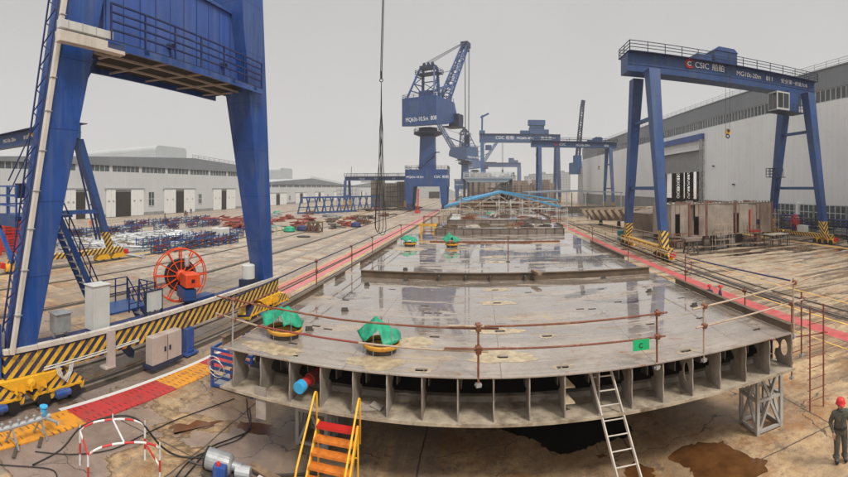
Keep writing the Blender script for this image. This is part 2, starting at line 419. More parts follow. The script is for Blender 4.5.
TIMBER = M('weathered_timber', (.24,.16,.10), .8, 0, .3, 5, dirt=(.1,.07,.05), dsc=6)
FARW = M('far_window', (.2,.2,.21), .4)  # low-contrast grey, distance haze partly mixed into the window colour
FARB = M('far_building_wall', (.34,.345,.35), .8, 0, .1, .02)
SKIN = M('skin', (.48,.27,.18), .5, 0, .06, 20)
OVERALL = M('grey_green_overalls', (.105,.10,.08), .85, 0, .4, 9, dirt=(.035,.034,.028), dsc=9, damt=.8, bump=.9, bsc=11)
BLUECLOTH = M('dark_blue_workwear', (.03,.04,.09), .85, 0, .2, 6)
ORCLOTH = M('orange_workwear', (.6,.15,.03), .85, 0, .2, 6)
HELMET = M('red_hard_hat', (.62,.03,.035), .35, 0, .08, 6)
HELMETY = M('yellow_hard_hat', (.75,.5,.05), .35, 0, .08, 6)
LBLUE = M('light_blue_paint', (.05,.40,.72), .4, 0, .1, 4)
SIGNG = M('green_sign_paint', (.01,.42,.16), .45, 0, .08, 4)
STRIPE_L = stripes('hazard_stripes_sill', (0,1,-1), .46)
STRIPE_B = stripes('hazard_stripes_bogie', (.3,1,-1.1), .42, duty=.6)
STRIPE_R = stripes('hazard_stripes_crane', (1,1,-1), .56)
RW = stripes('red_white_bands', (.0,.0,1), .62, (.70,.69,.66), (.55,.03,.03), .5, damt=.2)
def band_mat():
    t = NT('red_white_hoop'); x = t.xyz()
    s = t.math('ADD', t.math('MULTIPLY', x[0], 1.25), t.math('MULTIPLY', x[1], 1.25))
    c = t.mix(t.math('GREATER_THAN', t.math('FRACT', t.math('ADD', s, 50.28)), .45), (.55,.03,.03), (.72,.70,.66))
    return t.done(c, .45)
HOOP = band_mat()
def strip_mat():
    t = NT('walkway_plates'); x = t.xyz()
    y = x[1]
    f = t.math('FRACT', t.math('DIVIDE', t.math('ADD', y, 98.15), 6.55))
    isred = t.math('MULTIPLY', t.math('GREATER_THAN', f, .39), t.math('GREATER_THAN', y, 9.0))
    c = t.mix(isred, (.72,.30,.025), (.50,.035,.035))
    n = t.noise(1.6, 6, .7)
    c = t.mix(t.ramp(n, .47, .68, 0, .75), c, t.mix(isred, (.36,.19,.06), (.27,.06,.05)))
    n2 = t.noise(7, 6, .75); c = t.mix(t.ramp(n2, .54, .68, 0, .6), c, (.20,.13,.09))
    # anti-slip slots
    ux = t.math('FRACT', t.math('MULTIPLY', x[0], 2.6)); uy = t.math('FRACT', t.math('MULTIPLY', y, 4.2))
    slot = t.math('MULTIPLY', t.math('LESS_THAN', t.math('ABSOLUTE', t.math('SUBTRACT', ux, .5)), .26), t.math('LESS_THAN', t.math('ABSOLUTE', t.math('SUBTRACT', uy, .5)), .13))
    slot = t.math('MULTIPLY', slot, t.ramp(t.noise(.9, 3), .40, .46))
    c = t.mix(t.math('MULTIPLY', slot, .7), c, (.10,.025,.02))
    jl = t.math('LESS_THAN', t.math('FRACT', t.math('DIVIDE', t.math('ADD', y, 98.15), 1.31)), .016)
    c = t.mix(t.math('MULTIPLY', jl, .6), c, (.1,.04,.02))
    return t.done(c, .5)
WALKM = strip_mat()
PINK = M('faded_red_path_paint', (.52,.17,.165), .7, 0, .15, 1, dirt=(.42,.28,.24), dsc=.8, damt=.6)
PATHR = M('red_path_paint', (.46,.085,.08), .65, 0, .25, 1.5, dirt=(.33,.2,.15), dsc=1.3, damt=.9)
LINEW = M('white_line_paint', (.68,.66,.62), .7, 0, .1, 2, dirt=(.4,.35,.28), dsc=2)
LINEY = M('yellow_line_paint', (.60,.36,.09), .7, 0, .2, 1, dirt=(.42,.33,.24), dsc=.7, damt=.8)
GROOVE = M('rail_groove', (.06,.045,.035), .7, 0, .3, 2)
RAILH = M('rail_steel', (.25,.2,.15), .4, .4, .3, 2)
WATER = M('standing_water', (.012,.010,.009), .035, 0, .2, 1)
RUSTW = M('rusty_puddle', (.13,.055,.018), .12, 0, .35, 1.5, dirt=(.06,.025,.01), dsc=1.2)
STAINC = M('cream_rust_stain', (.42,.335,.215), .4, 0, .3, 5, dirt=(.25,.16,.09), dsc=3.5, damt=.85)
GROUND = ground_mat()
DECK = deck_mat()

# ------------------------------------------------------------------ sky, sun, camera
W = bpy.data.worlds.new('World'); SC.world = W; W.use_nodes = True
nt = W.node_tree; nt.nodes.clear()
so = nt.nodes.new('ShaderNodeOutputWorld'); bg = nt.nodes.new('ShaderNodeBackground')
sky = nt.nodes.new('ShaderNodeTexSky'); sky.sky_type = 'NISHITA'; sky.sun_disc = False
SUN_EL, SUN_AZ = R(52), R(140)          # azimuth clockwise from +Y
sky.sun_elevation = SUN_EL; sky.sun_rotation = SUN_AZ
sky.air_density = 1.; sky.dust_density = 4.; sky.altitude = 0
hs = nt.nodes.new('ShaderNodeHueSaturation'); hs.inputs['Saturation'].default_value = .06
nt.links.new(sky.outputs[0], hs.inputs['Color'])
mx = nt.nodes.new('ShaderNodeMix'); mx.data_type = 'RGBA'; mx.inputs[0].default_value = .86
nt.links.new(hs.outputs[0], mx.inputs[6])
# overcast layer: even grey with faint cloud texture
tc = nt.nodes.new('ShaderNodeTexCoord'); ns = nt.nodes.new('ShaderNodeTexNoise'); ns.inputs['Scale'].default_value = 1.7
ns.inputs['Detail'].default_value = 5
nt.links.new(tc.outputs['Generated'], ns.inputs['Vector'])
cm = nt.nodes.new('ShaderNodeMix'); cm.data_type = 'RGBA'
nt.links.new(ns.outputs[0], cm.inputs[0]); cm.inputs[6].default_value = (3.15,3.13,3.11,1); cm.inputs[7].default_value = (4.25,4.21,4.15,1)
# an overcast sky is brighter overhead than at the horizon
sx_ = nt.nodes.new('ShaderNodeSeparateXYZ'); nt.links.new(tc.outputs['Generated'], sx_.inputs[0])
zr = nt.nodes.new('ShaderNodeMapRange'); nt.links.new(sx_.outputs[2], zr.inputs[0])
zr.inputs[1].default_value = .42; zr.inputs[2].default_value = .95; zr.inputs[3].default_value = 1.; zr.inputs[4].default_value = 3.1
vm = nt.nodes.new('ShaderNodeVectorMath'); vm.operation = 'SCALE'; nt.links.new(cm.outputs[2], vm.inputs[0]); nt.links.new(zr.outputs[0], vm.inputs['Scale'])
# a little more light low down through the thin haze
hr = nt.nodes.new('ShaderNodeMapRange'); nt.links.new(sx_.outputs[2], hr.inputs[0])
hr.inputs[1].default_value = .0; hr.inputs[2].default_value = .38; hr.inputs[3].default_value = 1.10; hr.inputs[4].default_value = .97
vm2 = nt.nodes.new('ShaderNodeVectorMath'); vm2.operation = 'SCALE'; nt.links.new(vm.outputs[0], vm2.inputs[0]); nt.links.new(hr.outputs[0], vm2.inputs['Scale'])
nt.links.new(vm2.outputs[0], mx.inputs[7]); nt.links.new(mx.outputs[2], bg.inputs[0])
bg.inputs[1].default_value = .1; nt.links.new(bg.outputs[0], so.inputs[0])
sl = bpy.data.lights.new('sun', 'SUN'); sl.energy = 1.5; sl.angle = R(11); sl.color = (1,.96,.9)
sun = bpy.data.objects.new('sun', sl); COL.objects.link(sun); sun.location = (40,-40,120)
sd = V((math.sin(SUN_AZ)*math.cos(SUN_EL), math.cos(SUN_AZ)*math.cos(SUN_EL), math.sin(SUN_EL)))
sun.rotation_euler = (-sd).to_track_quat('-Z','Y').to_euler()
SC.view_settings.view_transform = 'Standard'; SC.view_settings.look = 'None'
SC.view_settings.gamma = 1; SC.view_settings.exposure = .62; SC.view_settings.use_curve_mapping = False

# the photograph is a stitched cylindrical panorama: 109 degrees wide
cd = bpy.data.cameras.new('camera'); cam = bpy.data.objects.new('camera', cd); COL.objects.link(cam)
cd.type = 'PANO'; cd.panorama_type = 'CENTRAL_CYLINDRICAL'
cd.central_cylindrical_radius = 1.
cd.central_cylindrical_range_u_min = -424/445; cd.central_cylindrical_range_u_max = 424/445
cd.central_cylindrical_range_v_min = -289/445; cd.central_cylindrical_range_v_max = 188/445
cd.clip_start = .1; cd.clip_end = 8000
cam.location = (0,0,7.7); cam.rotation_euler = (R(90),0,56/445)
SC.camera = cam
SC.cycles.max_bounces = 6; SC.cycles.volume_bounces = 1; SC.cycles.use_denoising = True; SC.cycles.denoising_prefilter = 'NONE'
SC.cycles.transparent_max_bounces = 8

# ------------------------------------------------------------------ ground
g = MB(); S = 1600
g.add([(-S,-S,0),(S,-S,0),(S,S,0),(-S,S,0)], [(0,1,2,3)])
struct(g, 'ground', GROUND)
def sheet(name, x0, x1, y0, y1, z, mat, kind='structure'):
    m = MB(); m.add([(x0,y0,z),(x1,y0,z),(x1,y1,z),(x0,y1,z)], [(0,1,2,3)])
    return tag(m.build(name, mat), kind=kind)
EDGE = [(-8,-12.3),(0,-11.9),(6,-11.5),(9,-11.25),(12,-10.87),(15.4,-10.45),(19,-10.15),(23,-9.95)]
w = MB()
for (ya,xa),(yb,xb) in zip(EDGE[:-1],EDGE[1:]):
    w.add([(xa-1.12,ya,.035),(xa,ya,.035),(xb,yb,.035),(xb-1.12,yb,.035),(xa-1.12,ya,.0),(xa,ya,.0),(xb,yb,.0),(xb-1.12,yb,.0)],[(0,1,2,3),(1,5,6,2),(0,3,7,4)])
struct(w, 'path', WALKM)
w = MB()
for (ya,xa),(yb,xb) in zip([(9.05,-11.24)]+EDGE[4:-1],EDGE[4:]):
    w.add([(xa-1.36,ya,.006),(xa-1.15,ya,.006),(xb-1.15,yb,.006),(xb-1.36,yb,.006)],[(0,1,2,3)])
struct(w, 'ground_marking', LINEW)
sheet('path', -15.25,-13.6, 26, 420, .006, PINK)
sheet('path', 16.4,17.35, -6, 420, .006, PATHR)
for x, a, b, wd in ((-13.3,30,260,.14),(-15.4,-6,60,.12),(-34.0,8,150,.3),(-36.2,34,150,.35),(18.45,-6,300,.16),(21.9,-6,300,.16),(41.6,25,300,.9),(15.6,-6,300,.1)):
    sheet('ground_marking', x-wd/2, x+wd/2, a, b, .010, LINEY)
def rails(x, g2, lab, y0=-12, y1=700):
    m = MB(); xn = x
    if x > -15 and x < 0:        # the two nearest rails bear away slightly towards the camera
        q = x - .055*(24-y0); m.add([(q-g2,y0,.014),(q+g2,y0,.014),(x+g2,24,.014),(x-g2,24,.014)], [(0,1,2,3)])
        m.use(1).bar((q,y0,.036),(x,24,.036),.12,.044); m.use(0); y0 = 24
    m.add([(x-g2,y0,.014),(x+g2,y0,.014),(x+g2,y1,.014),(x-g2,y1,.014)], [(0,1,2,3)])
    m.use(1).box(x-.06,x+.06,y0,y1,.015,.06)
    return tag(m.build('crane_rail', [GROOVE, RAILH]), lab, 'crane rail', 'crane rails in the ground')
for x, q, lab in ((-12.6,.34,'crane rail directly under the striped sill beam of the towering crane'),(-14.4,.16,'thin rail just behind the striped sill beam of the towering crane'),(-23.4,.34,'crane rail in the open concrete, next beyond the cable reel'),(-29.6,.2,'thin rail between the blue pipe racks and the crane rail'),(-35.0,.34,'crane rail under the striped feet of the smaller gantry'),(19.3,.34,'broad dark crane rail beside the red path, under the gantry in front of the hall'),(20.4,.15,'thin rail close beside the broad dark rail by the red path'),(43.0,.34,'crane rail under the gantry feet nearest the white hall'),(-60,.3,'crane rail close to the long white warehouse')):
    rails(x, q, lab)

def blob(pts, z, mat, name, seed=1, jag=.12, sub=5, kind='structure'):
    rnd = random.Random(seed); out = []; n = len(pts)
    for i in range(n):
        a = V(pts[i]); b = V(pts[(i+1)%n])
        for k in range(sub):
            p = a + (b-a)*k/sub
            out.append((p.x + rnd.uniform(-jag,jag), p.y + rnd.uniform(-jag,jag), z))
    m = MB(); m.add(out, [tuple(range(len(out)))])
    return tag(m.build(name, mat), kind=kind)
blob([(.73,14.14),(1.3,13.75),(1.75,13.4),(1.98,12.83),(2.4,12.66),(2.89,12.65),(3.3,12.9),(3.59,13.0),(4.1,13.0),(4.6,13.05),(4.78,13.45),(4.6,14.6),(2,15.4),(.7,14.8)], .006, WATER, 'water', 3, .07)
blob([(5.2,11.57),(5.9,11.97),(6.5,11.8),(6.98,11.54),(7.2,10.62),(7.6,10.1),(7.1,9.6),(6.4,9.5),(6.0,9.9),(5.57,10.33),(5.5,10.9)], .006, RUSTW, 'water', 5, .08)
blob([(3.78,11.4),(4.27,11.75),(4.6,11.3),(4.5,10.8),(4.0,10.6)], .006, RUSTW, 'water', 6, .07)
blob([(3.3,12.35),(3.55,12.42),(3.62,12.25),(3.35,12.2)], .006, RUSTW, 'water', 8, .03)
blob([(-9.2,11.0),(-8.7,11.9),(-8.0,12.3),(-8.2,11.6),(-8.8,10.8)], .006, RUSTW, 'water', 9, .1)
blob([(-7.6,12.6),(-6.5,12.9),(-5.9,12.5),(-6.6,12.2),(-7.4,12.2)], .006, RUSTW, 'water', 12, .07)

# ------------------------------------------------------------------ the big hull block in front
def sheet_holes(mb, x0, x1, y0, y1, z, holes):
    xs = sorted({x0, x1, *[h[0] for h in holes], *[h[1] for h in holes]})
    ys = sorted({y0, y1, *[h[2] for h in holes], *[h[3] for h in holes]})
    idx = {}
    vs = []; fs = []
    def vi(i, j):
        if (i,j) not in idx:
            idx[(i,j)] = len(vs); vs.append((xs[i], ys[j], z))
        return idx[(i,j)]
    for i in range(len(xs)-1):
        cx = (xs[i]+xs[i+1])/2
        for j in range(len(ys)-1):
            cy = (ys[j]+ys[j+1])/2
            if any(h[0] < cx < h[1] and h[2] < cy < h[3] for h in holes): continue
            fs.append((vi(i,j), vi(i+1,j), vi(i+1,j+1), vi(i,j+1)))
    return mb.add(vs, fs)
HP = [(2.08,11.07),(5.52,11.07),(2.04,13.47),(-1.46,10.98),(.6,11.91),(.63,14.08),(.67,17.52),(2.08,19.18),(-1.38,13.49),(-4.92,11.02),(-5.31,11.87),(-5.26,12.77),(-4.79,13.47),(-5.26,13.63),(4.46,11.87),(-1.88,16.02),(-1.52,16.06),(3.71,16.24),(4.15,16.14),(5.36,19.23),(5.4,16.84),(5.53,13.75),(7.36,13.65),(-5.34,17.19),(-5.45,18.41),(6.06,34.22),(.67,19.75),(.98,27.22),(.92,29.2),(-.31,27.24),(5.78,29.53),(-2.11,16.95),(8.3,11.6),(8.0,16.5),(7.4,19.0),(-3.9,19.5),(-1.4,24.6),(2.1,25.4),(4.6,24.9),(.8,33),(.9,37),(-3.1,30.2),(3.2,31.3),(-5.5,23.6),(7.9,26),(-4.2,38),(6.8,38.5)]
hb = thing('hull_block', 'broad steel ship hull block with open front bays and flat wet grey deck', 'hull block', (1,27,2))
HOLES = [(x-.15,x+.15,y-.075,y+.075) for x, y in HP]
m = MB(); sheet_holes(m, -6.93, 8.97, 10.62, 43.3, 3.17, HOLES); m.build('deck_plate', DECK, hb, solid=.03)
m = MB(); m.box(-6.93,8.97,10.5,12.1,2.05,2.08); m.box(-6.93,8.97,10.47,10.5,2.055,2.13); m.build('bottom_plate', STEELT, hb)
m = MB(); m.box(-6.93,8.97,12.1,43.3,2.03,2.08); m.build('inner_bottom', SHADEM, hb)  # rear of the bottom plate near black, bay shade put into its colour
def web(x, hole=False, y=10.66, sh=0.):
    m = MB()
    o = [(y,2.082),(y+.72,2.082),(y+.86,2.28),(y+.80,2.47),(y+.66,2.52),(y+.61,2.6),(y+.66,2.68),(y+.78,2.73),(y+.90,2.95),(y+.93,3.137),(y,3.137),(y-.03,2.9),(y+.0,2.6),(y-.03,2.3)]
    if hole:
        h = [(y+.36+.17*math.cos(a), 2.62+.26*math.sin(a)) for a in [PI - 2*PI*i/18 + 0 for i in range(19)]]
        k = 12
        loop = o[:] + [o[0]]
        loop = o[12:] + o[:12] + [o[12]] + h
        o = loop
    t = .014
    m.prism([(x-t, p[0], p[1]) for p in o], (2*t,0,0))
    return m.build('web_frame', STEEL, hb)
for i in range(19):
    web(-6.59 + .865*i, i in (14, 18))
for i in range(19):
    x = -6.59 + .865*i + .02
    m = MB(); rnd = random.Random(i)
    zb = 2.36 + rnd.uniform(-.05,.05)
    m.prism([(x,11.85,zb),(x,12.35,zb-.1),(x,12.45,3.137),(x,11.82,3.137)], (.024,0,0)); m.build('stiffener_bracket', STEEL, hb)
m = MB(); m.box(-6.9,8.94,11.66,11.69,2.085,2.24); m.box(-6.9,8.94,11.60,11.78,2.24,2.265); m.build('bottom_stiffener', STEEL, hb)
m = MB()
m.box(-6.9,8.94,13.1,13.13,2.1,3.13); m.build('transverse_bulkhead', STEELD, hb)  # dark plate added as backdrop, its tone carries the shade of the bays
for z in (2.5,2.72,2.95):
    m = MB(); m.box(-6.9,8.94,12.9,13.09,z,z+.025); m.build('bulkhead_stiffener', STEEL, hb)
m = MB(); m.box(-6.93,-6.90,13.6,43.3,2.08,3.14); m.box(8.94,8.97,11.6,43.3,2.08,3.14); m.box(-6.93,8.97,43.27,43.3,2.08,3.14); m.build('side_shell', STEELD, hb)  # dark tone also paints in the shade seen through the deck slots
for (xa,ya),(xb,yb) in (((-7.0,10.72),(-6.95,18.9)),((-6.95,20.6),(-6.95,22.2)),((-6.95,25.2),(-6.9,36.5)),((9.0,10.7),(9.02,19.2)),((9.0,26.8),(9.0,35.5))):
    m = MB(); m.bar((xa,ya,3.29),(xb,yb,3.29),.03,.24); m.bar((xa,ya,3.42),(xb,yb,3.42),.16,.02); m.build('side_coaming', BROWN, hb)
rs = random.Random(4)
for k, (x, y, rx, ry) in enumerate([(.62,11.93,.95,.42),(.63,14.05,.8,.3),(.67,17.5,.72,.34),(.7,19.75,.7,.3),(.95,27.2,.8,.4),(.92,29.2,.8,.4),(.85,33.1,.9,.5),(.9,37,1,.6),(2.1,11.07,.3,.17),(5.52,11.07,.28,.18),(2.04,13.47,.26,.22),(-1.46,10.98,.3,.15),(-2.7,11.25,.75,.45),(-5.75,11.2,.9,.4),(-1.9,12.9,.5,.5),(-2.6,36.0,1.7,.5),(5.5,36.2,1.3,.5),(-1.6,34,.8,.4),(-5.2,32.5,1.2,.8)]):
    pts = []
    for i in range(26):
        a = 2*PI*i/26; q = 1 + rs.uniform(-.22,.22)
        pts.append((x + rx*q*math.cos(a), y + ry*q*math.sin(a)))
    # keep the slot itself open
    m = MB(); n = len(pts)
    inn = [(x + .17*math.cos(2*PI*i/26)*1.1, y + .12*math.sin(2*PI*i/26)*1.0) for i in range(26)]
    m.add([(p[0],max(p[1],10.63),3.174) for p in pts] + [(p[0],p[1],3.174) for p in inn], [(i,(i+1)%n,n+(i+1)%n,n+i) for i in range(n)])
    if k in (12,13,14,15,16,18): m.add([(p[0],p[1],3.174) for p in inn], [tuple(range(n))])
    m.build('rust_stain', STAINC, hb)
for x, y, a in ((-5.3,13.1,.5),(-4.9,15.6,.4),(-5.2,20,.3),(-4.1,24.2,.3),(-3.6,21.4,0),(7.9,15.1,.2),(7.2,18.0,.4),(6.1,21.4,0),(2.4,22.9,.1),(2.9,22.9,.1)):
    m = MB(); m.cbox((x,y,3.24),(.22,.05,.14),a); m.cbox((x,y+.05,3.19),(.26,.16,.03),a); m.build('lifting_lug', STEELD, hb)
# next blocks of the hull further along the berth
def far_block(x0, x1, y0, y1, z0, z1, label, seed):
    t = thing('hull_block', label, 'hull block', ((x0+x1)/2,(y0+y1)/2,z0), 'hull blocks along the berth')
    m = MB(); m.box(x0,x1,y0,y1,z1-.03,z1); m.build('deck_plate', DECK, t)
    m = MB(); m.box(x0+.02,x1-.02,y0+.06,y1-.02,z0,z1-.03); m.build('shell', HULLB, t)
    n = int((x1-x0)/.9)
    for i in range(n+1):
        m = MB(); m.box(x0+.1+(x1-x0-.22)*i/n, x0+.12+(x1-x0-.22)*i/n, y0-.01, y0+.07, z0+.05, z1-.032); m.build('stiffener', STEELD, t)
    for s in (x0, x1):
        m = MB(); m.box(s-.03,s+.03,y0+1,y1-1,z1,z1+.22); m.build('side_coaming', BROWN, t)
    return t
far_block(-4.4,8.4,43.5,49.2,2.1,3.74,'rust brown hull block standing as a low step behind the front deck',1)
far_block(-3.7,8.0,49.4,60,2.1,4.18,'higher dark edged hull block just before the blue gabled shelter',2)
far_block(-3.2,9.5,64,82,1.0,3.6,'cluttered hull block lying under the blue gabled shelter',3)
far_block(-6,12,112,150,1.0,5.0,'far hull block beyond the blue gabled shelter under the raised platform',4)

TREST = M('trestle_grey_paint', (.40,.385,.36), .55, 0, .15, 2, dirt=(.24,.17,.11), dsc=1.6, damt=.6)
# supports under the block
t0 = thing('support_trestle', 'grey braced steel trestle under the right end of the hull block', 'trestle', (8.55,11.7,0), 'steel trestles under the hull block')
m = MB()
for sx in (-1,1):
    for sy in (-1,1): m.box(8.55+sx*.46-.055,8.55+sx*.46+.055,11.7+sy*.46-.055,11.7+sy*.46+.055,0,1.98)
for z in (.04,1.0,1.93):
    hgt = .09
    for sx in (-1,1):
        m.box(8.55+sx*.46-.045,8.55+sx*.46+.045,11.29,12.11,z,z+hgt); m.box(8.14,8.96,11.7+sx*.46-.045,11.7+sx*.46+.045,z,z+hgt)
m.box(8.0,9.1,11.15,12.25,1.985,2.025)
m.build('frame', TREST, t0, bevel=.006)
for ax in (0,1):
    for s in (-1,1):
        m = MB()
        for z0, z1 in ((.13,1.0),(1.09,1.93)):
            for d in (-1,1):
                for e in ((-1,0),(1,0)):
                    pass
            a = .4*1; f = s*.46
            pts = [((-a,z0),(0,z1)),((a,z0),(0,z1)),((-a,z1),(0,z0)),((a,z1),(0,z0))]
            for (u0,w0),(u1,w1) in (pts[:2] if z0 < .5 else pts[2:]):
                p = (8.55+u0,11.7+f,w0) if ax == 0 else (8.55+f,11.7+u0,w0)
                q = (8.55+u1,11.7+f,w1) if ax == 0 else (8.55+f,11.7+u1,w1)
                m.bar(p, q, .10, .08)
        m.build('brace', TREST, t0)
dup(t0, (-4.88,12.75,0), 'grey braced steel trestle behind the top of the yellow steps')
for x, y, w_ in ((-4.9,24,'left'),(2,24,'middle'),(8.4,24,'right'),(-4.9,38,'left'),(2,38,'middle'),(8.4,38,'right')):
    dup(t0, (x,y,0), '%s trestle of the %s shaded row under the hull block' % (w_, 'first' if y < 30 else 'second'))
for x, y, lb in ((2,46,'trestle under the middle of the low step block'),(7,54,'trestle under the right of the dark edged block'),(-2,54,'trestle under the left of the dark edged block'),(-1,46,'trestle under the left of the low step block')):
    dup(t0, (x,y,0), 'grey braced '+lb)

# transverse beams, timber and pipe lying on the deck
m = MB(); m.box(-6.0,8.75,21.9,21.94,3.18,3.49); m.box(-6.0,8.75,21.82,22.02,3.49,3.515); m.box(-6.0,8.75,21.82,22.02,3.172,3.19)
b1 = thing('steel_beam', 'long brown tee beam lying right across the hull deck', 'steel beam', (1.4,21.9,3.17)); m.build('beam', BROWN, b1)
for x in (-2.0,-.7,.5,2.2,2.6):
    m = MB(); m.box(x-.03,x+.03,21.5,21.9,3.175,3.42); m.build('stay', STEELD, b1)
m = MB(); m.cbox((2.75,21.6,3.58),(.2,1.0,.12),.25); tag(m.build('timber_block', TIMBER), 'short timber resting across the long tee beam on the deck', 'timber')
m = MB(); m.box(-4.15,6.6,36.7,36.9,3.175,3.3); tag(m.build('steel_channel', RUST), 'rusty channel bar lying on the far deck between the green covers', 'steel bar')

# covered openings: ring, tarpaulin, rods
def cover(cx, cy, label, r=.5, seed=1, big=True, lift=.55):
    t = thing('covered_opening', label, 'deck opening', (cx,cy,3.175), 'green covered deck openings')
    m = MB(); m.lathe([(r-.03,.16),(r-.02,.27),(r+.02,.28),(r+.035,.25),(r+.02,.17),(r-.0,.15)], (cx,cy,3.175), 28); m.build('coaming_ring', RINGM, t, smooth=True)
    m = MB(); m.lathe([(r-.1,.02),(r-.09,.2),(r-.075,.2),(r-.085,.02)], (cx,cy,3.175), 24); m.build('inner_sleeve', STEELD, t)
    for i in range(6):
        a = i*PI/3 + .3; m = MB(); m.tube((cx+r*math.cos(a),cy+r*math.sin(a),3.175),(cx+r*math.cos(a),cy+r*math.sin(a),3.175+.75),.009,6); m.build('rod', GALV, t)
    # sheet thrown over the rods: two peaks, creases, hanging corners and a gap at the front
    rnd = random.Random(seed); q = r/.55; rot = rnd.uniform(-.35,.35); l = lift/.55
    C = {'A':(-.22,.12,.84),'B':(.32,.12,.74),'C':(-.80,-.12,.56),'D':(-.32,-.58,.34),'E':(.06,-.36,.66),'F':(.27,-.54,.38),'G':(.68,-.12,.45),'H':(.36,.6,.42),'I':(-.5,.55,.46),'J':(.05,.1,.73)}
    P = {k: V(((x+rnd.uniform(-.05,.05))*q,(y+rnd.uniform(-.05,.05))*q,(z+rnd.uniform(-.06,.05))*l)) for k,(x,y,z) in C.items()}
    vs = []; fs = []; key = {}
    def vid(p):
        k = (round(p.x,4),round(p.y,4),round(p.z,4))
        if k not in key:
            key[k] = len(vs); sag = .045*math.sin(7*p.x+3*p.y+seed)+.03*math.sin(13*p.y-6*p.x+2*seed)+.02*math.sin(21*p.x)
            vs.append((cx + p.x*math.cos(rot)-p.y*math.sin(rot), cy + p.x*math.sin(rot)+p.y*math.cos(rot), 3.175 + max(.08, p.z + sag + rnd.uniform(-.012,.012))))
        return key[k]
    for tri in ('ACD','ADE','AEJ','JEB','BEF','BFG','BGH','JBH','AJH','AHI','AIC'):
        a, b_, c_ = (P[k] for k in tri); n = 6
        def pt(i, j): return a + (b_-a)*(i/n) + (c_-a)*(j/n)
        for i in range(n):
            for j in range(n-i):
                fs.append((vid(pt(i,j)),vid(pt(i+1,j)),vid(pt(i,j+1))))
                if i+j < n-1: fs.append((vid(pt(i+1,j)),vid(pt(i+1,j+1)),vid(pt(i,j+1))))
    m = MB(); m.add(vs, fs); o = m.build('tarpaulin', TARP, t, smooth=True, solid=.006)
    return t
cover(-2.72,12.05,'green covered yellow ring on the deck beside the middle guard rail',.5,3)
cover(-5.78,12.3,'green covered yellow ring at the left front corner of the deck',.52,7,lift=.62)
cover(-5.45,34.3,'small distant green cover at the far left edge of the deck',.5,5)
cover(-2.15,34.1,'small distant green cover right of its neighbour on the far deck',.5,9,lift=.65)

# ------------------------------------------------------------------ scaffold guard rails
def scaffold(name, label, posts, rails_, loc, group='scaffold pipe guard rails'):
    t = thing(name, label, 'guard rail', loc, group)
    for i, (p, q, r, mt) in enumerate(posts):
        m = MB(); m.tube(p, q, r, 10); m.build('post', mt, t, smooth=False)
        m = MB(); m.cbox((p[0],p[1],p[2]+.04),(.13,.1,.1),.4); m.tube((p[0]-.09,p[1]-.02,p[2]+.05),(p[0]+.09,p[1]-.02,p[2]+.05),.016,6); m.build('base_clamp', GALV, t)
    for pts, r, mt in rails_:
        m = MB(); m.path(pts, r, 8); m.build('rail', mt, t)
    for p, q, r, mt in posts:
        for pts, r2, mt2 in rails_:
            for a, b in zip(pts[:-1], pts[1:]):
                A = V(a); B = V(b); d = (B-A); tt = ((p[0]-A.x)*d.x + (p[1]-A.y)*d.y)/max(1e-6, d.x*d.x+d.y*d.y)
                if 0 <= tt <= 1:
                    c = A + d*tt
                    if math.hypot(c.x-p[0], c.y-p[1]) < .2:
                        m = MB(); m.cbox(((c.x+p[0])/2,(c.y+p[1])/2,c.z),(.12,.13,.11),.3,.3); m.tube((c.x-.1,c.y,c.z+.03),(c.x+.1,c.y,c.z+.03),.014,6); m.build('clamp', RUST, t)
    return t
pr = .027
scaffold('guard_rail','rusty pipe guard rail along the front edge of the deck with green sign',
  [((-6.72,10.8,3.0),(-6.70,10.82,4.52),pr,GALV),((-.04,10.64,2.95),(-.04,10.66,4.46),pr,RUST),((4.48,10.66,3.0),(4.48,10.68,4.55),pr,RUST)],
  [([(-7.35,10.95,4.50),(-3.5,10.75,4.36),(.45,10.62,4.34)],pr,RUST),
   ([(-.75,10.58,4.42),(.1,10.58,4.41)],pr,RUSTL),([(.1,10.58,4.41),(2.4,10.6,4.42),(4.75,10.62,4.45)],pr,RUST),
   ([(-7.45,11.05,3.95),(-5.9,10.8,3.89)],pr,RUSTL),([(-5.9,10.8,3.89),(-3.0,10.72,3.83)],pr,RRED),([(-3.0,10.72,3.83),(.2,10.6,3.80)],pr,RUSTL),
   ([(-.85,10.58,3.88),(2.2,10.6,3.86),(4.7,10.62,3.84)],pr,RUST)], (-1,10.7,3.17))
sg = thing('safety_sign','small green sign with a dark letter hung on the lower front guard rail','sign',(4.0,10.58,3.62))
m = MB(); m.box(3.78,4.22,10.55,10.562,3.58,3.86); m.build('sign_panel', SIGNG, sg)
text('C', .17, (3.93,10.545,3.65), (R(90),0,0), BLACK, sg)
scaffold('guard_rail','pale pipe guard rail crossing the right front corner of the deck',
  [((5.88,10.68,2.95),(5.88,10.70,4.60),pr,RUSTL),((9.15,10.75,2.95),(9.15,10.78,4.85),pr,RUSTL),((9.78,11.1,2.1),(9.78,11.1,4.25),pr,RUST)],
  [([(5.5,10.62,4.44),(9.0,10.66,4.70),(10.2,10.7,4.82)],pr,RUSTL),([(5.6,10.62,3.92),(9.75,11.0,4.02),(9.95,11.05,4.05)],pr,RUSTL)], (7.5,10.7,3.17))
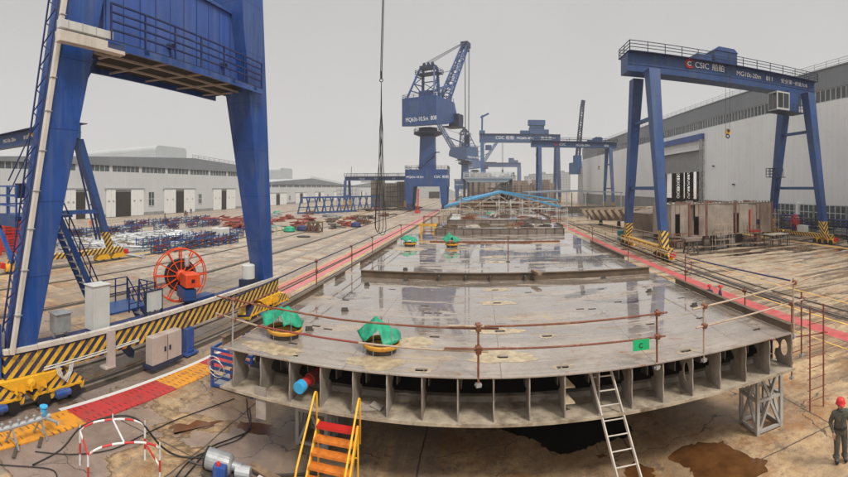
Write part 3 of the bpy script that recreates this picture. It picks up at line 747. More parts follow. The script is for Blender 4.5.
scaffold('guard_rail','thin pipe guard rail running along the left side of the deck',
  [((-7.12,18.5,3.1),(-7.12,18.5,4.5),pr,RUST),((-7.05,23.8,3.1),(-7.05,23.8,4.5),pr,RUST),((-7.05,28.6,3.1),(-7.05,28.6,4.5),pr,RUST),((-6.9,38.5,3.1),(-6.9,38.5,4.5),pr,RUST)],
  [([(-7.15,11.0,4.35),(-7.12,18.5,4.45),(-7.05,38.6,4.45)],pr,DARK),([(-7.15,10.7,3.95),(-7.14,14,3.98),(-7.1,18.5,4.0)],pr,RUST),([(-7.1,18.5,3.98),(-6.98,38.5,3.95)],pr,RUST),([(-6.95,38.5,4.45),(-4.4,38.6,4.45)],pr,RUST)], (-7.1,24,3.17))
scaffold('guard_rail','dark pipe guard rail running along the right side of the deck',
  [((9.45,19.0,2.9),(9.45,19.0,4.52),pr,RUST),((9.2,26.6,2.9),(9.2,26.6,4.5),pr,RUST),((9.3,36,2.9),(9.3,36,4.5),pr,RUST),((9.62,14.2,2.6),(9.62,14.2,3.9),pr,RUST)],
  [([(9.2,11.0,4.72),(9.45,19,4.40)],pr,NAVY),([(9.45,19,4.40),(9.25,26.6,4.42),(9.3,42,4.42)],pr,RUSTL),([(9.6,12,3.75),(9.5,19,3.72),(9.25,26.6,3.8),(9.3,42,3.9)],pr,DARK)], (9.4,24,3.17))
t = thing('stanchion','lone thin pipe stanchion standing in the middle of the far deck','stanchion',(1.72,27.2,3.17))
m = MB(); m.tube((1.72,27.2,3.175),(1.72,27.2,4.75),.03,8); m.build('post', RUST, t)
m = MB(); m.cbox((1.72,27.2,3.19),(.22,.22,.03)); m.build('base_plate', STEELD, t)

# red pipe ladder and staging at the right corner
t = thing('pipe_ladder','rusty red pipe ladder standing on the ground off the right corner of the block','ladder',(10.6,11.35,0))
for x, y in ((10.35,11.3),(10.95,11.25)):
    m = MB(); m.tube((x,y,0.02),(x,y,3.62),.028,8); m.build('stile', RRED, t)
for i in range(9):
    m = MB(); m.tube((10.25,11.3,.35+.38*i),(11.05,11.25,.35+.38*i),.018,6); m.build('rung', RUST, t)
scaffold('guard_rail','short rusty staging pipes sticking out beside the red pipe ladder',
  [((9.78,11.6,1.2),(9.78,11.6,3.75),pr,RUST)],
  [([(8.9,11.6,2.7),(11.2,11.3,2.55)],pr,RRED),([(8.98,12.2,1.75),(10.9,12.3,1.75)],.022,RUST),([(9.0,11.5,1.72),(9.8,11.7,1.72)],.02,RUST)], (9.9,11.6,1.2))

# yellow portable steps
t = thing('portable_steps','yellow portable steps with handrails and a red top tread before the hull','steps',(-3.45,9.6,0))
for i in range(8):
    z = 1.84 - .235*i; y = 10.36 - .175*i
    m = MB(); m.box(-3.95,-2.97,y-.12,y+.13,z-.035,z); m.box(-3.95,-2.97,y-.135,y-.12,z-.06,z+.004)
    m.build('tread', REDP if i == 0 else ORANGE, t)
for x in (-3.975,-2.945):
    m = MB(); m.bar((x,10.5,1.86),(x,8.98,-.0+.0),.045,.14); m.build('stringer', YEL2, t)
    m = MB(); m.tube((x,10.46,1.8),(x,10.46,.0),.025,8); m.build('rear_leg', YEL2, t)
    px_ = x + (-.05 if x < -3.5 else .05)
    m = MB(); m.path([(px_,10.48,1.45),(px_,10.48,2.45),(px_,10.45,2.56),(px_,10.38,2.6),(px_,10.31,2.56),(px_,9.2,1.36),(px_,9.12,1.2),(px_,9.1,.15)],.026,10); m.build('handrail', YEL2, t, smooth=True)
for z in (.35,1.1):
    m = MB(); m.tube((-3.97,10.46,z),(-2.95,10.46,z),.02,6); m.build('rear_brace', YEL2, t)

# aluminium ladder leaning into the block
t = thing('leaning_ladder','light aluminium ladder leaning from the ground into the open hull bay','ladder',(3.4,9.9,0))
la = (V((3.33,9.47,.0)), V((2.78,10.98,3.02))); lb = (V((3.90,9.47,.0)), V((3.32,10.98,3.02)))
for a, b in (la, lb):
    m = MB(); m.bar(a, b, .035, .075); m.build('stile', CREAM, t)
for i in range(10):
    k = .06 + .1*i
    m = MB(); m.tube(la[0].lerp(la[1],k), lb[0].lerp(lb[1],k), .017, 6); m.build('rung', CREAM, t)

# pipe with blue end cap poking from the block
t = thing('capped_pipe','red pipe with bright blue end cap poking out of the hull bay','pipe',(-4.42,11.3,2.5))
m = MB(); m.tube((-4.55,10.72,2.52),(-4.3,12.1,2.62),.13,18); m.build('pipe', REDP, t, smooth=False)
m = MB(); m.tube((-4.575,10.58,2.51),(-4.54,10.78,2.525),.16,20); m.build('end_cap', LBLUE, t, bevel=.01)
m = MB(); m.tube((-4.47,11.1,2.55),(-4.42,11.35,2.57),.17,16); m.build('collar', RRED, t)
t = thing('steel_offcut','bent steel offcut lying on the bottom plate behind the yellow steps','offcut',(-2.9,11,2.08))
m = MB(); m.cbox((-2.9,10.9,2.12),(.7,.25,.03),.4,.1); m.cbox((-2.6,11.0,2.16),(.3,.2,.04),-.3,.2,.2); m.cbox((-3.1,11.0,2.15),(.25,.3,.03),.9,.1,-.2); m.build('plate', STEEL, t)
t = thing('wedge_plates','pair of tan triangular wedge plates inside the middle hull bay','wedge plate',(2.2,10.9,2.3))
for z in (2.32,2.72):
    m = MB(); m.prism([(2.1,10.85,z),(2.38,10.95,z-.05),(2.1,11.2,z+.2)],(.0,.02,.03)); m.build('wedge', STAINC, t)

# ------------------------------------------------------------------ red and white pit guard
t = thing('pit_guard','red and white hooped pipe guard with black cables hung over it','barrier',(-8.7,8.2,0))
def hoop(a, b, h, name):
    a = V(a); b = V(b); pts = []
    ha = h*.78
    pts.append((a.x,a.y,.0)); pts.append((a.x,a.y,ha*.5)); pts.append((a.x,a.y,ha))
    n = 14
    for i in range(1,n):
        k = i/n; p = a.lerp(b,k)
        pts.append((p.x,p.y,ha + (h-ha)*(1-abs(2*k-1)**2.6)**.8))
    pts += [(b.x,b.y,ha),(b.x,b.y,ha*.5),(b.x,b.y,0)]
    m = MB(); m.path(pts[:3]+[pts[3]], .03, 8); m.build('post', RW, t)
    m = MB(); m.path(pts[-3:], .03, 8); m.build('post', RW, t)
    m = MB(); m.path(pts[2:-2], .03, 8); m.build(name, HOOP, t, smooth=True)
    return pts
h1 = hoop((-9.68,7.7,0),(-8.62,9.2,0),1.22,'hoop'); h2 = hoop((-8.72,7.2,0),(-7.64,8.72,0),1.16,'hoop')
for i in (2,10,17):
    m = MB(); m.tube(h1[i-1 if i==10 else i], h2[i-1 if i==10 else i], .026, 8); m.build('cross_bar', WHITE if i == 10 else HOOP, t)
for p in (h1[2],h1[16],h2[16],h1[9]):
    m = MB(); m.tube(p,(p[0],p[1],p[2]+.16),.016,6); m.build('peg', WHITE, t)

def cable(label, pts, r=.02, n=6):
    # smooth curve through the points
    P = [V(p) for p in pts]; out = []
    for i in range(len(P)-1):
        a = P[max(i-1,0)]; b = P[i]; c = P[i+1]; d = P[min(i+2,len(P)-1)]
        for k in range(6):
            u = k/6
            out.append(.5*((2*b)+(-a+c)*u+(2*a-5*b+4*c-d)*u*u+(-a+3*b-3*c+d)*u**3))
    out.append(P[-1])
    m = MB(); m.path(out, r, n)
    return tag(m.build('cable', CABLE, smooth=True), label, 'cable', 'black cables on the ground')
cable('black cable draped over the red and white hoops and down to the ground', [(-10.4,6.6,.03),(-9.9,7.2,.5),(-9.66,7.75,1.06),(-9.2,8.5,1.27),(-8.75,9.05,1.14),(-8.3,9.5,.4),(-7.95,9.9,.05),(-7.3,10.3,.03),(-6.9,10.2,.03)], .027)
cable('black cable crossing the concrete behind the red and white hoops', [(-10.9,7.0,.03),(-10.1,7.9,.03),(-9.6,8.9,.03),(-9.5,10.0,.03),(-9.3,11.4,.03),(-8.9,12.7,.03),(-8.5,13.8,.03)], .018)
cable('twisted black cable running up to the blue cage from the yellow steps side', [(-7.2,8.8,.03),(-7.35,9.8,.03),(-7.5,10.8,.03),(-7.2,11.6,.03),(-7.0,12.3,.03),(-7.6,13.2,.03),(-8.1,14.0,.03)], .022)
cable('second cable lying close beside the twisted black one', [(-7.3,8.6,.03),(-7.6,9.9,.03),(-7.35,10.9,.03),(-7.0,11.7,.03),(-7.15,12.6,.03),(-7.7,13.5,.03)], .018)
cable('short black cable lying across the near left concrete slab', [(-10.9,5.8,.03),(-10.0,6.9,.03),(-9.4,6.7,.03),(-9.0,6.2,.03)], .018)

# ------------------------------------------------------------------ pipe manifold on the walkway
t = thing('pipe_manifold','grey pipe manifold on splayed legs with a blue valve on the yellow walkway','manifold',(-11.0,6.4,.035))
m = MB(); m.tube((-11.15,3.6,.62),(-10.98,7.62,.62),.07,12); m.build('pipe', PIPEG, t, smooth=False)
for i in range(14):
    y = 3.8 + .27*i
    m = MB(); m.lathe([(.035,0),(.035,.08),(.055,.085),(.055,.12),(.015,.13),(.015,.18)],(-11.13+.04*i/3,y,.68),8); m.build('nozzle', GALV, t)
for y in (4.1,5.2,6.3,7.3):
    m = MB()
    for s in (-1,1): m.bar((-11.04,y,.6),(-11.04+s*.3,y+.05*s,.045),.05,.05)
    m.bar((-11.3,y,.25),(-10.78,y,.25),.03,.03); m.build('leg', GALV, t)
m = MB(); m.lathe([(.05,0),(.1,.02),(.1,.2),(.06,.24),(.13,.25),(.13,.29),(.02,.3)],(-11.0,7.4,.68),14); m.build('valve', LBLUE, t)
m = MB(); m.tube((-11,7.4,.62),(-10.8,7.75,.45),.045,8); m.lathe([(.07,0),(.07,.05)],(-10.8,7.75,.42),10,(1,1.7,-.8)); m.build('hose_coupling', GALV, t)
for q_, (y, x) in enumerate(((7.0,-10.85),(6.1,-10.8),(5.2,-10.85))):
    m = MB(); m.bar((x-.15,y+.2,.05),(x-.55,y+.55,.05),.1,.02); tag(m.build('steel_strip', STEELD), 'dark steel strip beneath the grey pipe manifold, %s from its blue valve' % ORD[q_], 'steel strip', 'dark strips under the manifold')
t.location.x -= .42; t.location.y += .25

# ------------------------------------------------------------------ motor unit and scrap in front of the steps
t = thing('electric_winch','grey drum motor with a blue switch box and red button on the ground','winch',(-6.5,9.85,0))
m = MB(); m.lathe([(.2,-.36),(.27,-.34),(.27,.3),(.22,.36),(.12,.38),(.12,.62)],(-6.62,9.98,.34),22,(1,.25,-.1)); m.build('motor', GALV, t, bevel=.008)
m = MB(); m.lathe([(.29,-.38),(.29,-.34)],(-6.62,9.98,.34),22,(1,.25,-.1)); m.build('rim', BLACK, t)
m = MB(); m.cbox((-6.36,9.62,.3),(.34,.22,.42),.2); m.build('switch_box', BLUE, t, bevel=.015)
m = MB(); m.lathe([(.06,0),(.06,.05),(.045,.08)],(-6.4,9.6,.51),14); m.build('button', REDP, t)
m = MB(); m.lathe([(.16,-.2),(.16,.2)],(-5.95,10.1,.22),14,(1,.25,0)); m.build('gearbox', PIPEG, t, bevel=.01)
m = MB(); m.box(-6.95,-5.75,9.6,10.25,.02,.08); m.build('base_frame', STEELD, t)
for k, (c, s, rz, rx, mt, lb) in enumerate([((-5.35,10.35,.2),(1.25,.22,.07),-.25,.1,TIMBER,'thick grey plank thrown across the scrap beside the grey motor'),((-5.25,10.0,.13),(.7,.4,.04),-.2,.2,CREAM,'pale bent sheet lying under the thick grey plank'),((-4.7,10.5,.1),(.9,.18,.06),.35,.1,TIMBER,'dark plank end among the scrap near the yellow steps'),((-4.75,10.9,.05),(1.5,.07,.05),.5,0,STEELD,'thin dark bar pointing at the yellow steps'),((-4.35,10.75,.06),(.45,.12,.05),.7,.2,GALV,'small grey metal offcut beside the yellow steps'),((-5.0,9.75,.08),(.55,.3,.1),.1,0,STAINC,'cream lump of packing beside the grey motor'),((-5.5,9.65,.12),(.5,.35,.2),-.15,.05,PIPEG,'light metal box lying beside the grey motor')]):
    m = MB(); m.cbox(c, s, rz, rx); o = m.build('scrap_piece' if mt is not TIMBER else 'plank', mt, bevel=.008); tag(o, lb, 'scrap' if mt is not TIMBER else 'plank')
m = MB(); m.path([(-7.6,9.9,.05),(-7.2,9.95,.05),(-6.9,10.0,.2)], .025, 6); tag(m.build('rod', STEELD), 'dark rod leading into the drum motor', 'rod')

# ------------------------------------------------------------------ blue steel cage by the left end of the block
t = thing('storage_cage','blue slatted steel cage with cables at the left end of the block','cage',(-8.9,15.3,0))
m = MB()
for x in (-9.75,-8.0):
    for y in (14.2,16.6): m.box(x-.045,x+.045,y-.045,y+.045,0,1.55)
for z in (.12,1.5):
    for y in (14.2,16.6): m.box(-9.7,-8.05,y-.03,y+.03,z-.05,z+.05)
    for x in (-9.75,-8.0): m.box(x-.03,x+.03,14.25,16.55,z-.05,z+.05)
m.build('frame', BLUE, t)
m = MB()
for z in (.45,.75,1.02,1.27): m.box(-9.7,-8.05,14.19,14.21,z-.06,z+.06)
for z in (.45,.75,1.02,1.27): m.box(-8.01,-7.99,14.25,16.55,z-.06,z+.06)
m.build('slats', BLUE2, t)
m = MB(); m.box(-9.7,-8.05,14.25,16.55,.13,.17); m.build('floor_sheet', GALV, t)
m = MB(); m.ring((-9.6,14.12,.95),.3,.02,(0,1,.1),20,6); m.ring((-9.5,14.1,.8),.36,.018,(0,1,.2),20,6); tag(m.build('coiled_hose', PIPEG), 'grey coiled hose hung on the corner of the blue cage', 'hose')
m = MB(); m.box(-9.2,-8.3,14.6,15.8,.18,.7); tag(m.build('red_case', RRED, bevel=.03), 'dark red case stored inside the blue slatted cage', 'case')
m = MB(); m.tube((-6.3,12.8,2.35),(-5.0,12.6,2.35),.1,10); tag(m.build('red_pipe', RRED), 'dark red pipe lying inside the left hull bays', 'pipe')
m = MB(); m.box(-5.8,-5.5,10.52,10.56,1.5,2.35); tag(m.build('bent_bracket_plate', STEEL), 'grey plate hanging off the bottom edge of the block beside the blue cage', 'steel plate')

# ------------------------------------------------------------------ people
def person(label, loc, rz=0, cloth=OVERALL, hat=HELMET, h=1.75, lod=True, pose='stand', group=None):
    t = thing('person', label, 'person', loc, group)
    P = []; E = []; Rr = []
    def a(p, r, par=None):
        P.append(p); Rr.append(r)
        if par is not None: E.append((par, len(P)-1))
        return len(P)-1
    ln = .10 if pose == 'walk' else 0
    pel = a((0,0,.96),.135); sp = a((0,.0,1.14),.13,pel); ch = a((0,.01,1.33),.155,sp); nk = a((0,.0,1.47),.062,ch); nk2 = a((0,-.01,1.53),.058,nk)
    hd = a((0,-.02,1.60),.088,nk2); ht = a((0,-.01,1.69),.092,hd)
    if lod:
        a((0,-.125,1.605),.014,hd); a((0,-.095,1.55),.03,hd)
        for s in (-1,1): a((s*.1,0,1.61),.018,hd)
    for s in (-1,1):
        sh = a((s*.19,.01,1.40),.075,ch)
        if pose == 'stand':
            el = a((s*.29,.06,1.14),.056,sh); wr = a((s*.25,-.10,.95),.04,el)
        else:
            el = a((s*.27,-s*.10+.03,1.13),.056,sh); wr = a((s*.27,-s*.2-.05,.9),.04,el)
        hn = a((wr and P[wr][0]*.98, P[wr][1]-.035, P[wr][2]-.075),.036,wr)
        if lod:
            hx, hy, hz = P[hn]
            for q, (dx, ln2) in enumerate(((-.027,.07),(-.009,.082),(.009,.078),(.027,.062))):
                k = a((hx+dx,hy-.01,hz-.035),.0105,hn); k2 = a((hx+dx,hy-.02,hz-.035-ln2*.55),.0095,k); a((hx+dx*.9-s*.01,hy-.006,hz-.035-ln2),.008,k2)
            k = a((hx-s*.035,hy-.02,hz+.01),.012,hn); a((hx-s*.045,hy-.035,hz-.04),.0095,k)
        hp = a((s*.10,0,.88),.105,pel)
        dy = (-.16*s if pose == 'walk' else -.02)
        kn = a((s*.115,dy*.7-.02,.49),.074,hp); an = a((s*.125,dy+.03,.10),.056,kn)
        a((s*.135,dy-.13,.05),.05,an); a((s*.125,dy+.07,.05),.045,an)
    me = bpy.data.meshes.new('body'); me.from_pydata(P, E, []); o = bpy.data.objects.new('body', me); COL.objects.link(o)
    md = o.modifiers.new('skin','SKIN'); bulk = 1.22 if pose == 'stand' and lod else 1.1
    for i, sv in enumerate(me.skin_vertices[0].data):
        q = Rr[i]*(bulk if (Rr[i] > .05 and P[i][2] < 1.45) else 1); sv.radius = (q,q); sv.use_root = (i == 0)
    # flatter trunk
    for i in (0,1,2): me.skin_vertices[0].data[i].radius = (Rr[i]*1.38, Rr[i]*1.0)
    md.use_smooth_shade = True
    ss = o.modifiers.new('sub','SUBSURF'); ss.levels = 2 if lod else 1; ss.render_levels = ss.levels
    dg = bpy.context.evaluated_depsgraph_get()
    me2 = bpy.data.meshes.new_from_object(o.evaluated_get(dg)); bpy.data.objects.remove(o)
    k = h/1.75
    for v in me2.vertices: v.co *= k
    me2.materials.clear()
    for mt in (cloth, SKIN, BLACK): me2.materials.append(mt)
    for p in me2.polygons:
        c = p.center/k
        p.material_index = 1 if (c.z > 1.50 or (abs(c.x) > .17 and c.z < .93 and c.z > .7)) else (2 if c.z < .115 else 0)
        p.use_smooth = True
    me2.name = 'body'
    b = bpy.data.objects.new('body', me2); COL.objects.link(b); b.parent = t; ORG[b.name] = tuple(loc)
    X, Y, Z = loc
    m = MB(); m.lathe([(.150,-.01),(.128,.0),(.126,.05),(.112,.10),(.075,.14),(.02,.155)],(X,Y+.0,Z+1.665*k),20); m.prism([(X-.09,Y-.1,Z+1.66*k),(X-.06,Y-.2,Z+1.645*k),(X+.06,Y-.2,Z+1.645*k),(X+.09,Y-.1,Z+1.66*k)],(0,0,.015))
    m.build('helmet', hat, t, smooth=True)
    if lod:
        for s in (-1,1):
            m = MB(); m.lathe([(.004,-.012),(.013,0),(.004,.012)],(X+s*.036,Y-.098,Z+1.625*k),10,(0,1,0)); m.build('eye', BLACK, t)
        m = MB(); m.cbox((X,Y-.118,Z+1.562*k),(.05,.012,.01)); m.build('mouth', RRED, t)
        m = MB(); m.lathe([(.178,-.02),(.187,0),(.178,.02)],(X,Y,Z+.99*k),20); m.build('belt', BLACK, t)
        for v in m.v: pass
        for s in (-1,1):
            m = MB(); m.cbox((X+s*.085,Y-.168,Z+1.31*k),(.1,.02,.11),0,.1); m.build('pocket', cloth, t, bevel=.004)
    if lod:
        for k_, (z_, r_) in enumerate(((.16,.098),(.20,.104))):
            for s in (-1,1):
                m = MB(); m.lathe([(r_-.012,-.015),(r_,0),(r_-.012,.015)],(X+s*.128,Y+.01,Z+z_*k),14); m.build('trouser_cuff', cloth, t, smooth=True)
        m = MB(); m.lathe([(.085,-.03),(.10,.0),(.08,.035)],(X,Y,Z+1.475*k),16); m.build('collar', cloth, t, smooth=True)
        m = MB(); m.box(X-.012,X+.012,Y-.178,Y-.15,Z+1.02*k,Z+1.42*k); m.build('jacket_placket', STEELD, t)
    t.rotation_euler = (0,0,rz)
    return t
person('worker in grey green overalls and red helmet standing at the right front', (9.06,8.62,0), R(-28))
person('worker in a red helmet beyond the right deck edge, nearer the camera', (13.9,23.2,0), R(60), BLUECLOTH, HELMET, 1.76, False)
person('worker in a red helmet beyond the right deck edge, farther from the camera', (13.55,23.9,0), R(120), BLUECLOTH, HELMET, 1.7, False)
person('worker in dark clothes walking past the striped foot of the right gantry', (39.4,48.6,0), R(100), BLUECLOTH, HELMETY, 1.75, False, 'walk')
person('worker in orange jacket walking before the left warehouse', (-65.7,54.9,0), R(60), ORCLOTH, HELMETY, 1.75, False, 'walk')
person('dark clothed worker walking between the two open warehouse doorways', (-71.9,84,0), R(-40), BLUECLOTH, HELMETY, 1.75, False, 'walk')
person('dark clothed worker standing beside the second warehouse doorway', (-79.7,105,0), R(10), BLUECLOTH, HELMETY, 1.75, False)
tb = thing('motor_scooter','dark motor scooter parked in front of the second warehouse doorway','scooter',(-75.1,96.6,0))
for dy in (-.6,.6):
    m = MB(); m.ring((-75.1,96.6+dy,.28),.22,.07,(1,0,0),14,6); m.build('wheel', BLACK, tb)
m = MB(); m.bar((-75.1,96.1,.55),(-75.1,97.1,.6),.28,.3); m.bar((-75.1,97.1,.4),(-75.1,97.3,1.05),.25,.12); m.build('body', RRED, tb)
m = MB(); m.cbox((-75.1,96.3,.8),(.3,.7,.12)); m.build('seat', BLACK, tb)
m = MB(); m.tube((-75.45,97.25,1.08),(-74.75,97.25,1.08),.03,6); m.build('handlebar', GALV, tb)
person('dark clothed rider standing astride the motor scooter', (-75.1,96.4,0), R(30), BLUECLOTH, HELMET, 1.75, False)

# ------------------------------------------------------------------ the tall blue crane at the left
cr = thing('gantry_crane','towering blue crane with striped sill beam filling the left side','crane',(-12.6,15.8,0))
for yb, ym, yt in ((7.9,8.8,11.6),(23.78,22.8,20.6)):
    m = MB(); zt = 20.5
    def leg_at(z): return yb + (yt-yb)*(z-2.05)/(zt-2.05)
    if yb < 10: m.leg((-12.5,leg_at(2.05),2.05),(-12.65,leg_at(zt),zt),.6,1.0,.95,2.15)
    else: m.leg((-12.65,leg_at(2.05),2.05),(-12.6,leg_at(zt),zt),.85,1.05,2.1,2.4)
    m.build('leg', BLUE, cr, bevel=.03)
# flange lines on the far leg, conduit and ladder lattice on the near leg
yn = lambda z: 7.9 + (11.6-7.9)*(z-2.05)/18.45
wy = lambda z: 1.0 + 1.15*(z-2.05)/18.45
wx = lambda z: .6 + .35*(z-2.05)/18.45
def nl(z, u, v): return (-12.5 - .15*(z-2.05)/18.45 + u*wx(z)/2, yn(z) + v*wy(z)/2, z)
m = MB(); m.bar(V(nl(2.1,1,-1))+V((.07,.02,0)), V(nl(20,1,-1))+V((.07,.02,0)), .14, .16, .17, .2); m.build('cable_conduit', CREAM, cr, bevel=.01)
for z in (3.4,4.9,6.3,7.6,9.0,10.4,11.6,13.9,15.2):
    p = V(nl(z,1,-1)); m = MB(); m.cbox(p+V((.08,.03,0)),(.20,.24,.03)); m.build('conduit_bracket', GALV, cr)
m = MB()
for u in (-.9,.78): m.bar(V(nl(2.3,u,-1))+V((0,-.12,0)), V(nl(20,u,-1))+V((0,-.16,0)), .06, .05)
z = 2.5; k = 0
while z < 19.4:
    a = V(nl(z, -.9 if k % 2 else .78, -1))+V((0,-.14,0)); b = V(nl(z+.42, .78 if k % 2 else -.9, -1))+V((0,-.14,0))
    m.bar(a, b, .035, .035); z += .42; k += 1
m.build('cable_ladder', NAVY, cr)
# tray boxes across the near leg
m = MB(); m.box(-11.72,-11.5,8.95,11.3,13.2,13.5); m.build('cable_tray', CABI, cr, bevel=.015)
m = MB(); m.box(-11.75,-11.45,8.9,11.85,12.72,13.1); m.build('cable_tray', CREAM, cr, bevel=.015)
for y in (9.3,9.9,10.5,11.1):
    m = MB(); m.box(-11.74,-11.49,y-.012,y+.012,13.19,13.515); m.build('tray_clip', GALV, cr)
# machinery house between the legs
hs_ = MB(); hs_.box(-14.7,-12.47,11.6,21.3,13.3,16.95); hs_.build('machinery_house', BLUEH, cr)
m = MB(); m.box(-14.8,-12.35,11.5,21.45,16.95,17.1); m.build('house_roof', BLUE, cr)
m = MB()
for i in range(11): m.box(-12.475,-12.445,11.7+.93*i,11.73+.93*i,13.32,16.93)
m.build('panel_seams', BLUE2, cr)
for y in (15.3,19.3):
    m = MB(); m.lathe([(.13,0),(.13,.3)],(-12.45,y,14.1),12,(1,0,-.4)); m.build('floodlight', DARK, cr)
m = MB(); m.box(-14.75,-11.5,11.2,21.7,13.12,13.2); m.build('walkway_floor', SHADEM, cr)  # near-black colour paints the shade on the underside
m = MB()
for x in (-11.5,-14.72): m.box(x-.05,x+.05,11.0,21.75,12.86,13.14)
m.build('edge_beam', BLUE, cr)
m = MB()
for y in (12.3,14.6,16.9,19.2,21.4): m.bar((-11.5,y,12.98),(-14.7,y-.9,12.98),.05,.08)
for x in (-12.55,-13.6): m.box(x-.03,x+.03,11.2,21.7,12.92,13.01)
m.build('floor_joists', CABP, cr)
m = MB(); m.rail([(-11.5,11.2,13.14),(-11.5,21.75,13.14)], 1.45, .03, 4, 1.9, .15); m.build('railing', NAVY, cr)
for y in (13,15.0,17,19,21): 
    m = MB(); m.cbox((-11.55,y,13.05),(.2,.28,.2)); m.build('bracket', BLUE, cr)
m = MB(); m.bar((-12.8,11.5,12.86),(-12.8,9.7,10.0),.16,.16); m.build('diagonal_brace', BLUE2, cr)
# sill beam
m = MB(); m.box(-13.05,-12.2,7.2,24.9,1.25,2.03); m.build('sill_beam', STRIPE_L, cr, bevel=.01)
m = MB(); m.box(-13.1,-12.18,7.1,24.95,2.035,2.09); m.build('sill_top', NAVY, cr)
m = MB(); m.box(-12.3,-12.12,7.15,24.9,2.10,2.27); m.build('cable_channel', CREAM, cr, bevel=.012)
m = MB()
for y in [7.3+1.1*i for i in range(16)]:
    m = MB(); m.box(-12.32,-12.10,y,y+.03,2.095,2.28); m.build('channel_clip', CABP, cr)
m = MB(); m.tube((-12.14,8.7,1.33),(-12.14,13.2,1.42),.03,6); m.tube((-12.14,8.7,1.42),(-12.14,13.2,1.5),.02,6); m.build('cable_run', CABI, cr)
m = MB(); m.box(-12.18,-12.02,11.5,11.85,.75,2.2); m.cbox((-12.2,11.6,.78),(.4,.5,.08)); m.build('cable_drop_box', CABP, cr, bevel=.01)
# bogies
def bogie(y0, dirn):
    yy = lambda u: y0 + dirn*u
    b = MB(); b.prism([(-13.1,yy(-.1),1.24),(-13.1,yy(2.5),1.24),(-13.1,yy(2.0),.92),(-13.1,yy(1.6),.78),(-13.1,yy(.8),.78),(-13.1,yy(.4),.92)], (1.02,0,0)); b.build('balance_beam', YEL, cr, bevel=.02)
    b = MB(); b.lathe([(.16,0),(.16,.06),(.09,.1)],(-12.08,yy(1.2),1.02),16,(1,0,0)); b.build('pivot_pin', YEL, cr)
    for k in range(5):
        b = MB(); b.prism([(-12.08,yy(.55+.28*k),.80),(-12.08,yy(.62+.28*k),.80),(-12.08,yy(.58+.28*k),1.05)],(.16,0,0)); b.build('gusset', YEL, cr)
    for u in (-.75,1.75):
        b = MB(); b.prism([(-13.0,yy(u+.1),1.05),(-13.0,yy(u+1.2),1.05),(-13.0,yy(u+1.75),.62),(-13.0,yy(u+1.7),.34),(-13.0,yy(u+.95),.24),(-13.0,yy(u+.35),.24),(-13.0,yy(u-.4),.34),(-13.0,yy(u-.45),.62)], (.86,0,0)); b.build('bogie_frame', STRIPE_B, cr, bevel=.015)
        b = MB(); b.prism([(-12.13,yy(u-.3),.60),(-12.13,yy(u+1.6),.60),(-12.13,yy(u+1.55),.52),(-12.13,yy(u-.25),.52)],(.05,0,0)); b.build('frame_flange', YEL, cr)
        b = MB(); b.cbox((-12.04,yy(u+.65),.40),(.18,.42,.30)); b.lathe([(.11,-.3),(.12,-.28),(.12,.28),(.11,.3)],(-11.92,yy(u+.65),.46),12,(0,1,0)); b.build('drive_motor', BLUE, cr, bevel=.015)
        for q in (.0,1.3):
            b = MB(); b.lathe([(.24,-.1),(.27,-.08),(.24,-.02),(.24,.05),(.08,.06)],(-12.12,yy(u+q),.30),20,(1,0,0)); b.build('wheel', BLACK, cr)
bogie(6.95, 1); bogie(25.0, -1)
m = MB()
for k in range(4):
    m.path([(-12.12,9.15+.05*k,1.4),(-12.0,9.2+.07*k,1.1-.05*k),(-12.02,9.4+.06*k,.9-.05*k),(-12.1,9.7+.05*k,1.05),(-12.14,9.8+.05*k,1.35)], .016, 5)
m.build('cable_loops', CABI, cr)
# cabinets and posts
m = MB(); m.box(-13.1,-12.5,11.15,11.95,2.12,3.85); m.box(-13.14,-12.46,11.1,12.0,3.85,3.89); m.build('control_cabinet', CABI, cr, bevel=.012)
m = MB(); m.box(-13.1,-12.6,9.5,10.15,2.32,3.0); m.box(-13.15,-12.55,9.45,10.2,3.0,3.04)
for y in (9.55,10.1): m.box(-12.98,-12.8,y-.03,y+.03,2.1,2.32)
m.build('junction_box', GALV, cr, bevel=.01)
m = MB(); m.box(-12.75,-12.68,14.15,15.1,2.3,3.15); m.build('notice_board', CABI, cr); 
m = MB(); m.box(-12.77,-12.66,14.1,14.15,2.1,3.2); m.box(-12.77,-12.66,15.1,15.15,2.1,3.2); m.box(-12.77,-12.66,14.15,15.1,3.15,3.2); m.build('board_frame', DARK, cr)
m = MB(); m.lathe([(.38,2.5),(.38,3.25),(.3,3.29)],(-12.75,22.3,0),18); m.build('junction_drum', CABI, cr)
m = MB(); m.box(-13.0,-12.4,21.7,22.9,2.1,2.5); m.build('drum_base', DARK, cr)
m = MB(); m.box(-12.17,-11.75,13.6,15.4,.36,1.5); m.build('electrical_cabinet', CABP, cr, bevel=.012)
m = MB(); m.box(-11.752,-11.742,14.49,14.51,.4,1.46); m.box(-11.75,-11.73,14.3,14.4,.8,1.0); m.box(-11.75,-11.73,14.6,14.7,.8,1.0); m.box(-12.25,-11.7,13.5,15.5,.22,.34); m.build('cabinet_trim', DARK, cr)
m = MB(); m.box(-12.4,-12.0,16.05,16.55,.06,1.25); m.cbox((-12.2,16.3,.12),(.7,.8,.1)); m.lathe([(.25,.1),(.3,.3)],(-12.2,16.3,0),12); m.build('jacking_post', BLUE, cr, bevel=.012)
m = MB(); m.bar((-12.9,12.9,1.2),(-13.6,14.1,.25),.25,.3); m.build('lower_brace', BLUE, cr)
